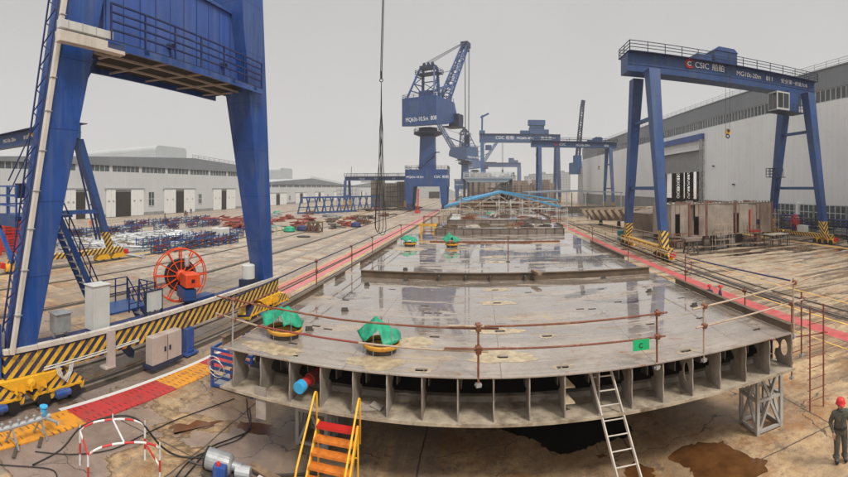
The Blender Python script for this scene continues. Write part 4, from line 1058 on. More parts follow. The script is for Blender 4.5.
# cable reel
ax = V((.86,-.50,.0)).normalized(); rc = V((-13.75,17.55,3.3))
for off in (-.16,.16):
    m = MB(); m.ring(rc+ax*off, 1.34, .032, ax, 40, 6); m.ring(rc+ax*off, .72, .022, ax, 28, 6); m.build('reel_rim', ORED, cr)
mt3 = V((0,0,1)).rotation_difference(ax).to_matrix()
for i in range(12):
    a = 2*PI*i/12; dv = mt3 @ V((math.cos(a),math.sin(a),0))
    m = MB()
    for off in (-.16,.16): m.bar(rc+ax*off+dv*.2, rc+ax*off+dv*1.34, .06, .05)
    m.bar(rc-ax*.16+dv*1.34, rc+ax*.16+dv*1.34, .05)
    m.build('reel_spoke', ORED, cr)
m = MB(); m.lathe([(.2,-.13),(.82,-.12),(.84,.0),(.82,.12),(.2,.13)], rc, 32, ax); m.build('reel_drum', BLACK, cr)
m = MB(); m.lathe([(.3,-.2),(.3,.3),(.22,.35),(.22,.7)], rc, 20, ax); m.build('reel_hub', ORED, cr)
m = MB(); m.cbox(rc+ax*1.15+V((.05,.1,-.02)),(.95,.72,.62),math.atan2(ax.y,ax.x)); m.build('gearbox', ORED, cr, bevel=.03)
m = MB(); m.cbox(rc+ax*1.64+V((.05,.1,.0)),(.03,.16,.16),math.atan2(ax.y,ax.x)); m.build('gearbox_label', BLACK, cr)
m = MB(); m.lathe([(.12,.0),(.14,.1),(.14,.45),(.06,.5)], rc+ax*.3+V((.0,.35,.45)), 14); m.build('reel_motor', LBLUE if False else PIPEG, cr)
m = MB(); m.cbox(rc+ax*.95+V((0,0,-.68)),(1.2,.6,.5),math.atan2(ax.y,ax.x)); m.cbox(V((-12.9,18.0,2.2)),(.6,1.8,.2)); m.build('reel_stand', BLUE2, cr)
m = MB(); m.cbox((-13.3,16.4,1.55),(.7,1.0,.55)); m.build('red_counterweight', REDP, cr)
# the crane bears away a little from the line of the block
# stairs at the back of the near leg
def flight(p, q, n, wdt):
    p = V(p); q = V(q); d = (q-p); hx = d.normalized()
    side = V((1,0,0))
    for s in (-1,1):
        m = MB(); m.bar(p+side*s*wdt/2, q+side*s*wdt/2, .05, .26); m.build('stair_stringer', BLUE, cr)
        m = MB(); a = p+side*s*wdt/2+V((0,0,1.0)); b = q+side*s*wdt/2+V((0,0,1.0)); m.bar(a,b,.045); m.bar(a-V((0,0,.5)),b-V((0,0,.5)),.035)
        for k in range(5): c = p.lerp(q,k/4)+side*s*wdt/2; m.bar(c, c+V((0,0,1.0)), .04)
        m.build('stair_handrail', NAVY, cr)
    for i in range(n):
        c = p.lerp(q,(i+.5)/n); m = MB(); m.cbox(c,(wdt-.06,.24,.035)); m.build('stair_tread', GALV, cr)
flight((-14.7,10.7,6.6),(-14.7,12.9,2.35),13,.7)
flight((-14.7,15.2,2.3),(-14.7,16.6,.2),7,.8)
m = MB(); m.box(-15.1,-13.6,12.9,15.2,2.2,2.28); m.build('landing', BLUE2, cr)
m = MB(); m.rail([(-15.1,12.95,2.28),(-15.1,15.15,2.28)],1.1,.022,3,.75); m.rail([(-14.25,15.18,2.28),(-13.2,15.18,2.28),(-13.2,13.6,2.28)],1.1,.022,3,.6); m.build('landing_railing', NAVY, cr)
m = MB(); m.box(-15.6,-13.3,8.2,10.7,6.55,6.65); m.box(-15.6,-15.55,8.2,10.7,6.3,6.65); m.box(-15.6,-13.3,8.15,8.2,6.25,6.7); m.build('landing', BLUE2, cr)
m = MB(); m.rail([(-13.3,8.2,6.65),(-15.6,8.2,6.65),(-15.6,10.7,6.65)],1.15,.03,3,.8); m.build('landing_railing', BLUE, cr)
m = MB(); m.bar((-13.2,8.0,5.0),(-15.3,8.3,6.4),.16,.16); m.build('landing_brace', BLUE, cr)
m = MB(); m.bar((-15.6,9.0,8.0),(-15.0,10.6,11.6),.06); m.bar((-15.6,9.0,7.4),(-15.0,10.6,11.0),.05); m.bar((-15.0,10.6,6.6),(-15.0,10.6,11.6),.05); m.build('upper_handrail', NAVY, cr)
m = MB(); m.cbox((-13.5,8.5,7.6),(.35,.35,.55)); m.build('junction_box', DARK, cr)
m = MB(); m.lathe([(.13,0),(.16,.05),(.12,.2),(.03,.25)],(-13.0,7.2,2.9),12); m.tube((-13.0,7.2,2.1),(-13.0,7.2,2.9),.04,6); m.build('warning_lamp', REDP, cr)
m = MB(); m.box(-13.2,-12.3,7.05,7.12,1.2,3.1); m.rail([(-13.2,7.08,2.1),(-12.3,7.08,2.1)],1.0,.025,3,.45); m.build('end_plate', BLUE, cr)
m = MB(); m.box(-12.9,-12.4,7.14,7.3,2.1,2.75); m.build('end_box', GALV, cr, bevel=.02)
cr.rotation_euler = (0,0,-.055); cr.location.x -= .40

# ------------------------------------------------------------------ gantry cranes
def gantry(label, xa, xb, yc, dyb, dyt, zt, dep, gw, w0, w1, blue, group='blue gantry cranes', single=False, over=2.5, trol=None, cab=None, texts=(), fine=True, hand=True, strp=None, struts=(.36,.74), left_single=False):
    t = thing('gantry_crane', label, 'crane', ((xa+xb)/2,yc,0), group)
    lo, hi = min(xa,xb)-over, max(xa,xb)+over
    m = MB(); m.box(lo,hi,yc-gw/2,yc+gw/2,zt,zt+dep); m.box(lo+.02,hi-.02,yc-gw/2-.06,yc+gw/2+.06,zt+dep*.36,zt+dep*.36+.12)
    m.build('main_girder', blue, t)
    m = MB(); m.box(lo-.1,hi+.1,yc-gw/2-.75,yc+gw/2+.75,zt+dep,zt+dep+.08); m.build('girder_walkway', NAVY, t)
    m = MB(); pr_ = .035 if fine else .05
    ring_ = [(lo,yc-gw/2-.7,zt+dep+.08),(hi,yc-gw/2-.7,zt+dep+.08),(hi,yc+gw/2+.7,zt+dep+.08),(lo,yc+gw/2+.7,zt+dep+.08),(lo,yc-gw/2-.7,zt+dep+.08)]
    
    if hand: m.rail(ring_, 1.15*max(1,dep/2.4), pr_, 3 if fine else 2, 2.2 if fine else 4); m.build('railing', DARK, t)
    s = strp or STRIPE_R
    for x in (xa, xb):
        m = MB(); m.box(x-.38,x+.38,yc-dyb-1.6,yc+dyb+1.6,.85,1.35); m.build('sill_beam', s, t)
        for sg_ in (-1,1):
            yb = yc + sg_*dyb; yt = yc + sg_*dyt
            zs = 3.1
            k = (zs-1.35)/(zt-1.35); ym = yb + (yt-yb)*k; wm = w0 + (w1-w0)*k
            m = MB(); m.leg((x,ym,zs),(x,yt,zt),wm*.85,wm,w1*.85,w1); m.build('leg', blue, t)
            m = MB(); m.leg((x,yb,1.35),(x,ym,zs-.003),w0*.87,w0*1.02,wm*.87,wm*1.02); m.build('leg_foot', s, t)
            for q in (-1,1):
                m = MB(); m.prism([(x-.32,yb+q*1.1-.95,.25),(x-.32,yb+q*1.1+.95,.25),(x-.32,yb+q*1.1+.6,.84),(x-.32,yb+q*1.1-.6,.84)],(.64,0,0)); b = m.build('bogie', YEL, t)
                for e in (-.5,.5):
                    m = MB(); m.lathe([(.32,-.1),(.32,.1)],(x-.36,yb+q*1.1+e,.36),14,(1,0,0)); m.build('wheel', BLACK, b)
            m = MB(); m.cbox((x,yb+sg_*2.3,.75),(.6,.35,.5)); m.build('buffer', REDP, t)
        for kz in struts:
            z = zt*kz; k = (z-1.35)/(zt-1.35); y1 = dyb + (dyt-dyb)*k
            m = MB(); m.box(x-.2,x+.2,yc-y1,yc+y1,z-.2,z+.2); m.build('tie_beam', blue, t)
    if trol is not None:
        m = MB(); s_ = dep/2.2
        m.box(trol-1.7*s_,trol+1.7*s_,yc-gw*.62,yc+gw*.62,zt+dep+.1,zt+dep+1.7*s_)
        m.prism([(trol-1.8*s_,yc-gw*.66,zt+dep+1.7*s_),(trol+1.8*s_,yc-gw*.66,zt+dep+1.7*s_),(trol+1.2*s_,yc-gw*.66,zt+dep+2.2*s_),(trol-1.2*s_,yc-gw*.66,zt+dep+2.2*s_)],(0,gw*1.32,0))
        m.build('trolley_house', blue, t)
        m = MB(); m.box(trol-4.2*s_,trol-1.75*s_,yc-gw*.5,yc+gw*.5,zt+dep+.1,zt+dep+1.0*s_); m.build('trolley_winch', blue, t)
        m = MB()
        for dx in (-.3,.3): m.tube((trol+dx,yc-gw*.75,zt+dep),(trol+dx,yc-gw*.75,zt-6.2),.025,5)
        m.build('hoist_rope', DARK, t)
        m = MB(); m.box(trol-.28,trol+.28,yc-gw*.75-.2,yc-gw*.75+.2,zt-6.7,zt-6.2); m.build('hook_block', YEL, t)
        m = MB(); m.ring((trol,yc-gw*.75,zt-7.0),.24,.08,(0,1,0),12,6); m.lathe([(.2,-.25),(.3,0),(.2,.25)],(trol,yc-gw*.75,zt-6.35),10,(0,1,0)); m.build('hook', DARK, t)
    if cab is not None:
        c = MB(); c.box(cab-1.1,cab+1.1,yc-gw/2-1.4,yc-gw/2+.6,zt-3.0,zt-.4); o = c.build('cabin', CABI, t)
        c = MB(); c.box(cab-.95,cab-.06,yc-gw/2-1.43,yc-gw/2-1.405,zt-2.6,zt-.6); c.box(cab+.06,cab+.95,yc-gw/2-1.43,yc-gw/2-1.405,zt-2.6,zt-.6); c.box(cab-1.13,cab-1.105,yc-gw/2-1.25,yc-gw/2-.45,zt-2.8,zt-.6); c.box(cab-1.13,cab-1.105,yc-gw/2-.35,yc-gw/2+.45,zt-2.8,zt-.6); c.build('window', GLASS, o)
        c = MB(); c.box(cab+1.1,cab+3.0,yc-gw/2-1.2,yc-gw/2+.6,zt-3.0,zt); c.build('cabin_bracket', blue, t)
        c = MB(); c.box(cab-1.3,cab+3.4,yc-gw/2-2.0,yc-gw/2+.8,zt-3.15,zt-3.02); c.rail([(cab+1.2,yc-gw/2-2,zt-3.02),(cab+3.3,yc-gw/2-2,zt-3.02)],1.0,.03,2,.8); c.build('cabin_platform', DARK, t)
    for body, x, z, sz, sx in texts:
        text(body, sz, (x,yc-gw/2-.075,z), (R(90),0,0), LETTER, t, sx=sx, ext=.01)
    return t
GR = gantry('blue gantry crane with twin A frame legs in front of the white hall', 19.3, 43, 50, 6.0, 2.6, 21.3, 2.15, 2.6, .92, 1.58, BLUE2, trol=29.9, cab=38.4,
    texts=[('CSIC',25.5,22.6,1.0,.95),('船舶',27.9,22.6,.95,1),('MG10t-20m',31.6,22.42,.85,.95),('811',36.4,22.42,.85,1),('安全第一',39.0,22.5,.7,1),('质量为本',41.6,22.5,.62,1)])
m = MB(); m.ring((24.75,48.62,22.95),.5,.13,(0,1,0),24,6,R(35),R(325)); m.build('ring_logo', REDP, GR)
m = MB(); m.ring((24.75,48.61,22.95),.24,.07,(0,1,0),18,6,R(35),R(325)); m.build('ring_logo', LETTER, GR)
# platform and ladder on the far leg, cable reel on the sill
m = MB(); m.box(40.6,43.2,52.6,54.2,9.3,9.4); m.rail([(40.6,52.6,9.4),(40.6,54.2,9.4),(43,54.2,9.4)],1.3,.035,3,.8); m.rail([(40.6,52.6,9.4),(42.6,52.6,9.4)],1.3,.035,3,.8); m.build('leg_platform', DARK, GR)
m = MB(); m.bar((41.9,55.3,1.4),(41.9,54.0,9.4),.06); m.bar((42.4,55.3,1.4),(42.4,54.0,9.4),.06)
for i in range(20):
    k = i/20; m.bar((41.9,55.3-1.3*k,1.4+8*k),(42.4,55.3-1.3*k,1.4+8*k),.04)
m.build('leg_ladder', DARK, GR)
m = MB()
for off in (-.12,.12): m.ring((43+off*2,50.3,2.55),1.15,.06,(.95,-.3,0),26,6); m.ring((43+off*2,50.3,2.55),.55,.05,(.95,-.3,0),18,6)
for i in range(10):
    a = 2*PI*i/10; m.bar((43,50.3,2.55),(43+.3*math.cos(a)*1.1,50.3+math.cos(a)*1.08,2.55+1.12*math.sin(a)),.07)
m.build('cable_reel', REDP, GR)
m = MB(); m.box(42.6,43.4,50.0,50.6,1.36,2.4); m.build('reel_stand', NAVY, GR)
m = MB(); m.box(42.5,43.3,47.6,49.2,1.36,2.3); m.build('control_cabinet', CABI, GR)
for x in (20,):
    m = MB(); m.rail([(18.55,44.2,.6),(18.55,56.5,.6)],.9,.04,2,1.5); m.build('bogie_railing', YEL, GR)
    m = MB(); m.cbox((18.7,57.2,1.3),(.7,.9,1.3)); m.build('switch_cabinet', M('teal_paint',(.02,.18,.2),.5), GR)
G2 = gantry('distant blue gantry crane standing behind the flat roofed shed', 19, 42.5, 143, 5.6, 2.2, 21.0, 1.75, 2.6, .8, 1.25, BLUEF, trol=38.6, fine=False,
    texts=[('CSIC',25.5,21.5,1.1,.95),('MG10t-20m',31,21.4,1.0,.95),('808',40.6,21.4,1,1)])
m = MB(); m.ring((24.4,141.6,22.0),.5,.14,(0,1,0),18,6,R(35),R(325)); m.build('ring_logo', REDP, G2)
m = MB(); m.box(30.6,33.0,142,144.2,14.2,18.4); m.build('cabin', BLUEF, G2); m = MB(); m.bar((31.8,143,18.4),(31.8,143,21.3),.3); m.build('cabin_hanger', BLUEF, G2)
GL = gantry('smaller blue gantry crane whose girder crosses behind the towering left crane', -35, -62, 26.6, 5.3, .9, 12.6, 1.45, 1.6, .62, .95, BLUE2, over=.7, struts=(.42,), hand=False,
    texts=[('MG10t-20m',-47.2,13.1,.62,1),('810',-42.4,13.1,.62,1)])
m = MB(); m.bar((-35.55,31.0,2.2),(-35.55,27.9,12.7),.16,.16); m.bar((-36.15,31.0,2.2),(-36.15,27.9,12.7),.16,.16)
for i in range(7):
    k = (i+.5)/7; m.bar((-36.15,31.0-3.1*k,2.2+10.5*k),(-35.55,31.0-3.1*k,2.2+10.5*k),.12)
m.build('access_ladder', BLUE2, GL)
m = MB(); m.cbox((-40.6,25.6,13.4),(.7,.3,.5)); m.build('warning_light', YEL, GL)
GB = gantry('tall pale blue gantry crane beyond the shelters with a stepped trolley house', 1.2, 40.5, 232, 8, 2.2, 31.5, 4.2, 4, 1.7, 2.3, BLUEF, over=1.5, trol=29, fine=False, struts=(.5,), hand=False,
    texts=[('CSIC 船舶',8,33,2.2,1),('MG60t-40m',19,33,1.8,1),('安全第一',31.5,33,2,1)])
m = MB(); m.box(26,33.5,230.5,233.5,36,40.5); m.box(33.5,36,230.8,233.2,36,38.4); m.box(25.2,34,230,234,40.5,43.2); m.build('machinery_house', BLUEF, GB)
m = MB(); m.bar((1.0,232,35.7),(1.2,232,45.6),.9,.9); m.bar((.2,232,44.4),(4.6,232,46.6),.7,.9); m.box(-.4,2.6,231,233,35.7,37.6); m.build('jib_post', BLUEF, GB)
m = MB(); m.box(2.8,6,231,233,27.5,30.0); m.build('cabin', BLUEF, GB)
m = MB(); m.box(2.8,8.5,231.5,232.5,20.8,21.2); m.build('access_platform', DARK, GB)
g4 = gantry('faint most distant gantry crane seen through the haze', 4, 37, 420, 8, 2.2, 27.5, 4, 4, 3, 3.6, BLUEF, over=1.5, fine=False, struts=(), hand=False)
m = MB(); m.box(27,32,418,422,31.6,36); m.box(32,36,418,422,31.6,34); m.build('machinery_house', BLUEF, g4)
gs = gantry('small blue gantry crane standing over the tall grey block sections', -51, -27.5, 166, 4, 2.6, 10.6, 1.5, 1.8, .9, 1.0, BLUE2, over=.8, fine=False, struts=(.45,), texts=[('MG10t',-46,11.0,.8,1),('CSIC',-40,11.0,.8,1),('812',-33,11,.8,1)])
m = MB(); m.tube((-49.5,166,12.2),(-49.3,166,16),.1,5); m.build('mast', DARK, gs)

# ------------------------------------------------------------------ slewing portal cranes
def slewing(label, loc, slew, ex=1., sc=1., blue=BLUE2, txt='MQ63t-10.5m  808'):
    t = thing('slewing_crane', label, 'crane', (0,0,0), 'slewing portal cranes')
    sub = []
    for sx in (-1,1):
        for sy in (-1,1):
            m = MB(); m.leg((sx*5.75,sy*4.6,2.4),(sx*5.6,sy*4.2,8.2),1.7,1.9,2.4,2.4); m.build('portal_leg', blue, t)
            m = MB(); m.box(sx*5.75-.9,sx*5.75+.9,sy*4.6-2.6,sy*4.6+2.6,.5,1.3); m.box(sx*5.75-.6,sx*5.75+.6,sy*4.6-1.2,sy*4.6+1.2,1.3,2.4); b = m.build('bogie', NAVY, t)
            for e in (-2,-.7,.7,2):
                m = MB(); m.lathe([(.42,-.3),(.42,.3)],(sx*5.75,sy*4.6+e,.48),12,(1,0,0)); m.build('wheel', YEL, b)
    m = MB(); m.box(-7,7,-5.4,5.4,8.2,13.8); m.build('portal_beam', blue, t)
    m = MB(); m.rail([(-7,-5.4,13.8),(7,-5.4,13.8),(7,5.4,13.8),(-7,5.4,13.8),(-7,-5.4,13.8)],1.3,.05,2,2); m.build('railing', DARK, t)
    text('MQ63t-10.5m', 1.0, (-6.6,-5.43,11.0), (R(90),0,0), LETTER, t); text('CSIC 船舶', 1.1, (2.6,-5.43,11.0), (R(90),0,0), LETTER, t)
    m = MB(); m.leg((-.1,0,13.8),(0,0,26),5.4,5,4.8,4.6); m.build('column', blue, t)
    m = MB(); m.bar((-2.9,-2.8,14.2),(3.0,-2.8,19.6),.4,.5); m.box(2.4,4.2,-3.4,-1.4,19.5,19.7); m.rail([(-2.9,-3.1,14.2),(3.0,-3.1,19.6)],1.0,.05,2,2); m.build('column_stair', blue, t)
    m = MB(); m.lathe([(2.6,25),(4.9,25.9),(4.9,26.6),(3.2,26.7),(3.2,28)],(0,0,0),20); m.build('slewing_platform', DARK, t)
    m = MB(); m.rail([(4.8*math.cos(a*PI/5),4.8*math.sin(a*PI/5),26.6) for a in range(11)],1.1,.05,2,3); m.build('platform_railing', DARK, t)
    up = []
    def P(mb, n, mt): o = mb.build(n, mt, t); up.append(o); return o
    m = MB(); m.prism([(-6.4,-6.5,28.2),(-6.4,-6.5,37.5),(-6.4,7.5,37.5),(-6.4,9.5,34),(-6.4,9.5,31.5),(-6.4,2,29.2)],(12.8,0,0)); P(m,'machinery_house',blue)
    m = MB(); m.box(-3.2,.2,-6.53,-6.51,32,36.3); P(m,'house_door_panel',BLUEF)
    up.append(text(txt, 1.9, (-5.0,-6.56,29.6), (R(90),0,0), LETTER, t, sx=.78))
    m = MB(); m.rail([(-6.3,7,37.5),(-6.3,-6.3,37.5),(6.3,-6.3,37.5),(6.3,7,37.5)],1.2,.05,2,2); P(m,'roof_railing',DARK)
    m = MB(); m.box(4.5,8.2,7,11,29.2,33.5); P(m,'operator_cabin',DARK)
    m = MB(); m.box(4.4,8.3,10.9,11.05,30.5,33.2); P(m,'cabin_window',GLASS)
    m = MB(); m.box(3,9,5,11.5,28.8,29.15); P(m,'cabin_platform',DARK)
    m = MB()
    for sx in (-3.2,3.2):
        m.bar((sx,2.2,37.5),(sx*.85,1.6,48.2),.75); m.bar((sx*1.6,-5.5,37.5),(sx*.85,-.8,48.2),.55)
        for k in (.25,.5,.75): m.bar((sx,2.2-.6*k,37.5+10.7*k),(sx*1.25,-5.5+4.7*k,37.5+10.7*k),.3)
        m.bar((sx,2.1,40),(sx*1.2,-3,43),.25); m.bar((sx*1.3,-3.6,42),(sx*.9,1.7,46),.25)
    for k in (.3,.62): m.bar((-3,1.9,37.5+10.7*k),(3,1.9,37.5+10.7*k),.3)
    m.bar((-3,2,40.5),(3,1.8,44),.22); m.bar((3,2,40.5),(-3,1.8,44),.22)
    P(m,'a_frame',blue)
    m = MB(); m.box(-4,4.6,-1.8,2.4,46.2,46.5); m.rail([(-4,-1.8,46.5),(4.6,-1.8,46.5),(4.6,2.4,46.5),(-4,2.4,46.5),(-4,-1.8,46.5)],1.2,.06,2,2); m.box(-2.8,2.8,-1,1.6,48.0,49.2)
    for sx in (-1.6,0,1.6): m.lathe([(.9,-.2),(.9,.2)],(sx,.3,49.6),12,(1,0,0))
    P(m,'head_platform',DARK)
    m = MB(); m.box(-2,2,-3,2,37.6,40.2); P(m,'winch_house',blue)
    tip = V((0,32.5,65.5)); base = V((0,8.5,34.2))
    m = MB(); m.lattice(base, tip, 4.2, 1.6, 2.2, 1.6, 12, .24, .12); P(m,'boom',blue)
    m = MB(); m.box(-1.5,1.5,31,34.6,64.6,66.8); m.lathe([(1.1,-.9),(1.1,.9)],(0,33.6,66.0),14,(1,0,0)); m.bar((0,33.6,65),(0,35.4,63.8),1.2,.6); P(m,'boom_head',DARK)
    m = MB(); m.bar((-.9,2.5,41),(-.9,17.0,46),.5); m.bar((.9,2.5,41),(.9,17.0,46),.5); P(m,'luffing_rack',blue)
    m = MB()
    for sx in (-1.6,-.6,.6,1.6): m.tube((sx,.3,50.2),(sx*.5,32,66.6),.08,5)
    for sx in (-.5,.5): m.tube((sx,2,46.5),(sx,22,53),.07,5)
    P(m,'stay_ropes',DARK)
    m = MB()
    for sx in (-.9,.9):
        for dy in (-.4,.4): m.tube((sx,34.3+dy,65),(sx*.8,34.3+dy*.6,29),.09,5)
    P(m,'hoist_ropes',DARK)
    m = MB(); m.box(-1,1,33.7,34.9,26,29.1); m.ring((0,34.3,25.2),.7,.22,(0,1,0),12,6); P(m,'hook_block',DARK)
    for o in up:
        if o.name.startswith('lettering'):
            o.matrix_local = Matrix.Rotation(-slew,4,'Z') @ Matrix.LocRotScale(o.location, o.rotation_euler, o.scale)
        else: o.rotation_euler = (0,0,-slew)
    t.location = loc; t.scale = (sc,)*3
    return t
slewing('large blue portal slewing crane with raised lattice boom left of centre', (-17.6,150,0), R(21))
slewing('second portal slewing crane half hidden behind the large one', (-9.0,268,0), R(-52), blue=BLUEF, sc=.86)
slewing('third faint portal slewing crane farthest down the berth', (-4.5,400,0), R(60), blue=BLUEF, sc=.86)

# lattice boom crane behind the sheds
t = thing('crawler_crane','far crane with thin raised lattice boom behind the second gantry girder','crane',(47,214,0))
m = MB(); m.lattice((47.5,214,20),(50.2,214,49),1.9,1.9,1.4,1.2,12,.22,.13); m.build('boom', DARK, t)
m = MB(); m.bar((50.1,214,48),(50.6,214,51),1.8,1.6); m.build('boom_head', DARK, t)
m = MB(); m.box(44,48.5,211,217,14.5,20); m.build('cabin', BLUEF, t)
m = MB(); m.leg((49.4,215,0),(49.4,215,21),2.6,2.6,1.6,1.6); m.build('tower', CABI, t)

# hanging crane rope with slings
t = thing('crane_rope','long dark crane rope with two rope slings hanging down to the red path','crane rope',(-15.0,66.5,0))
m = MB()
for dx, dz in ((-.1,0),(.1,0)): m.tube((-15.0+dx,66.5,25.5),(-14.55+dx,66.5,42),.07,6)
m.build('hoist_rope', CABLE, t)
m = MB(); m.box(-15.16,-14.84,66.4,66.6,24.5,25.6); m.ring((-15,66.5,24.2),.25,.07,(0,1,0),14,6); m.build('hook_block', CABLE, t)
for s, (x0,x1,zb) in ((0,(-15.9,-14.7,.7)),(1,(-15.5,-14.3,.45)),(2,(-16.1,-15.3,1.0))):
    pts = [(-15,66.5,24)]
    for k in range(1,6): pts.append((-15+(x0+15)*(k/6)**1.6+.12*math.sin(k*2+s),66.5+.2*s,24-(23.5-zb)*k/6*.95))
    for k in range(7):
        a = PI*k/6; pts.append(((x0+x1)/2-(x1-x0)/2*math.cos(a),66.5+.2*s,zb+1.2-1.2*math.sin(a)))
    for k in range(5,0,-1): pts.append((-15+(x1+15)*(k/6)**1.6+.1*math.sin(k*3+s),66.5+.2*s,24-(23.5-zb)*k/6*.95))
    pts.append((-15,66.5,24))
    m = MB(); m.path(pts, .055, 5); m.build('sling', CABLE, t)

# ------------------------------------------------------------------ big white hall on the right
H = thing('fabrication_hall','huge white clad hall with grey fascia and tall doorway on the right','building',(54,120,0))
X = 54
def wallbox(y0,y1,z0,z1,n='wall',mt=WALLW,x0=54,x1=54.3): m = MB(); m.box(x0,x1,y0,y1,z0,z1); return m.build(n, mt, H)
D0, D1 = 98.5, 126.0
wallbox(10,D0,4.75,22.6); wallbox(D1,230,4.75,22.6); wallbox(D0,D1,19.8,22.6); wallbox(D1,230,0,4.75,'plinth_wall',PLINTH,54.1,54.3)
wallbox(10,230.1,24.75,28.2,'fascia',FASC,53.85,54.3)
m = MB(); m.box(53.7,54.4,9.9,230.2,28.2,28.4); m.build('eave_gutter', FASC, H)
m = MB(); m.prism([(54.3,10,28.2),(82,10,34),(110,10,28.2),(110,10,28.0),(54.3,10,28.0)],(0,220,0)); m.build('roof', ROOFG, H)
m = MB(); m.box(54.3,110,229.8,230.1,0,28); m.build('end_wall', WALLW, H)
m = MB(); m.rail([(54.4,10,28.4),(54.4,230,28.4)],1.3,.035,3,3.0); m.build('roof_railing', GALV, H)
m = MB()
for a,b in ((10,150),(155,158.5),(164,167),(173,176.5),(182,185),(191,230)): m.box(85,85.3,a,b,0,28)
m.box(85,85.3,150,191,16,28); m.box(85,85.3,150,191,0,3.2)
m.build('inner_wall', PLINTH, H)
def bay_window(z0,z1,y0,y1,nm,mull,glass,hz=()):
    m = MB(); m.box(54.06,54.2,y0,y1,z0,z1); o = m.build('window', glass, H)
    m = MB(); n = mull
    for i in range(n+1):
        y = y0 + (y1-y0)*i/n; w_ = .09 if i % n else .25
        m.box(53.99,54.05,y-w_,y+w_,z0,z1)
    for z in (z0,z1)+tuple(hz): m.box(53.992,54.048,y0,y1,z-.07,z+.07)
    f = m.build('window_frame', FRAME, o)
    return o, f
o0, f0 = bay_window(22.65,24.7,10,20,'w',8,GLASS)
for i in range(1,22):
    c = o0.copy(); COL.objects.link(c); c.location.y += 10*i; f = f0.copy(); COL.objects.link(f); f.parent = c
o1, f1 = bay_window(.9,4.7,10,18,'l',6,GLASSL,(2.2,3.4))
for i in range(1,11):
    c = o1.copy(); COL.objects.link(c); c.location.y += 8*i; f = f1.copy(); COL.objects.link(f); f.parent = c
wallbox(10,98.4,0,.85,'plinth_wall',PLINTH,54.02,54.3)
m = MB()
for y in (30,46,62,78): m.box(53.5,54.0,y-.4,y+.4,0,4.9)
m.build('downpipe_casing', WALLW, H)
m = MB(); m.box(53.2,54.05,D0-.6,D1+.6,19.9,21.4); m.build('door_lintel', BLUE, H)
m = MB()
for z in (17.9,18.7,19.4): m.box(54.05,54.35,D0,D1,z-.38,z+.38)
m.build('roller_door', WALLW, H)
m = MB(); m.box(54.9,55.1,D0,D1,12.0,17.6); m.build('inner_curtain', PLINTH, H)
for y in (D0-.2,D1+.2):
    m = MB(); m.lattice((53.6,y,0),(53.6,y,19.9),1.0,.9,1.0,.9,14,.09,.05); m.build('door_tower', GALV, H)
m = MB()
for y in (118,126,134): m.lattice((64,y,0),(64,y,26),2.2,1,2.2,1,14,.16,.1)
m.box(63,64,100,150,15,16.5); m.build('inner_column', STEELD, H)
m = MB(); m.box(54.3,85,97,127,0,.05); m.build('hall_floor', PLINTH, H)
for y,z in ((84,8.5),(93,13)):
    m = MB(); m.cbox((53.8,y,z),(.5,.5,.3)); m.build('wall_lamp', DARK, H)

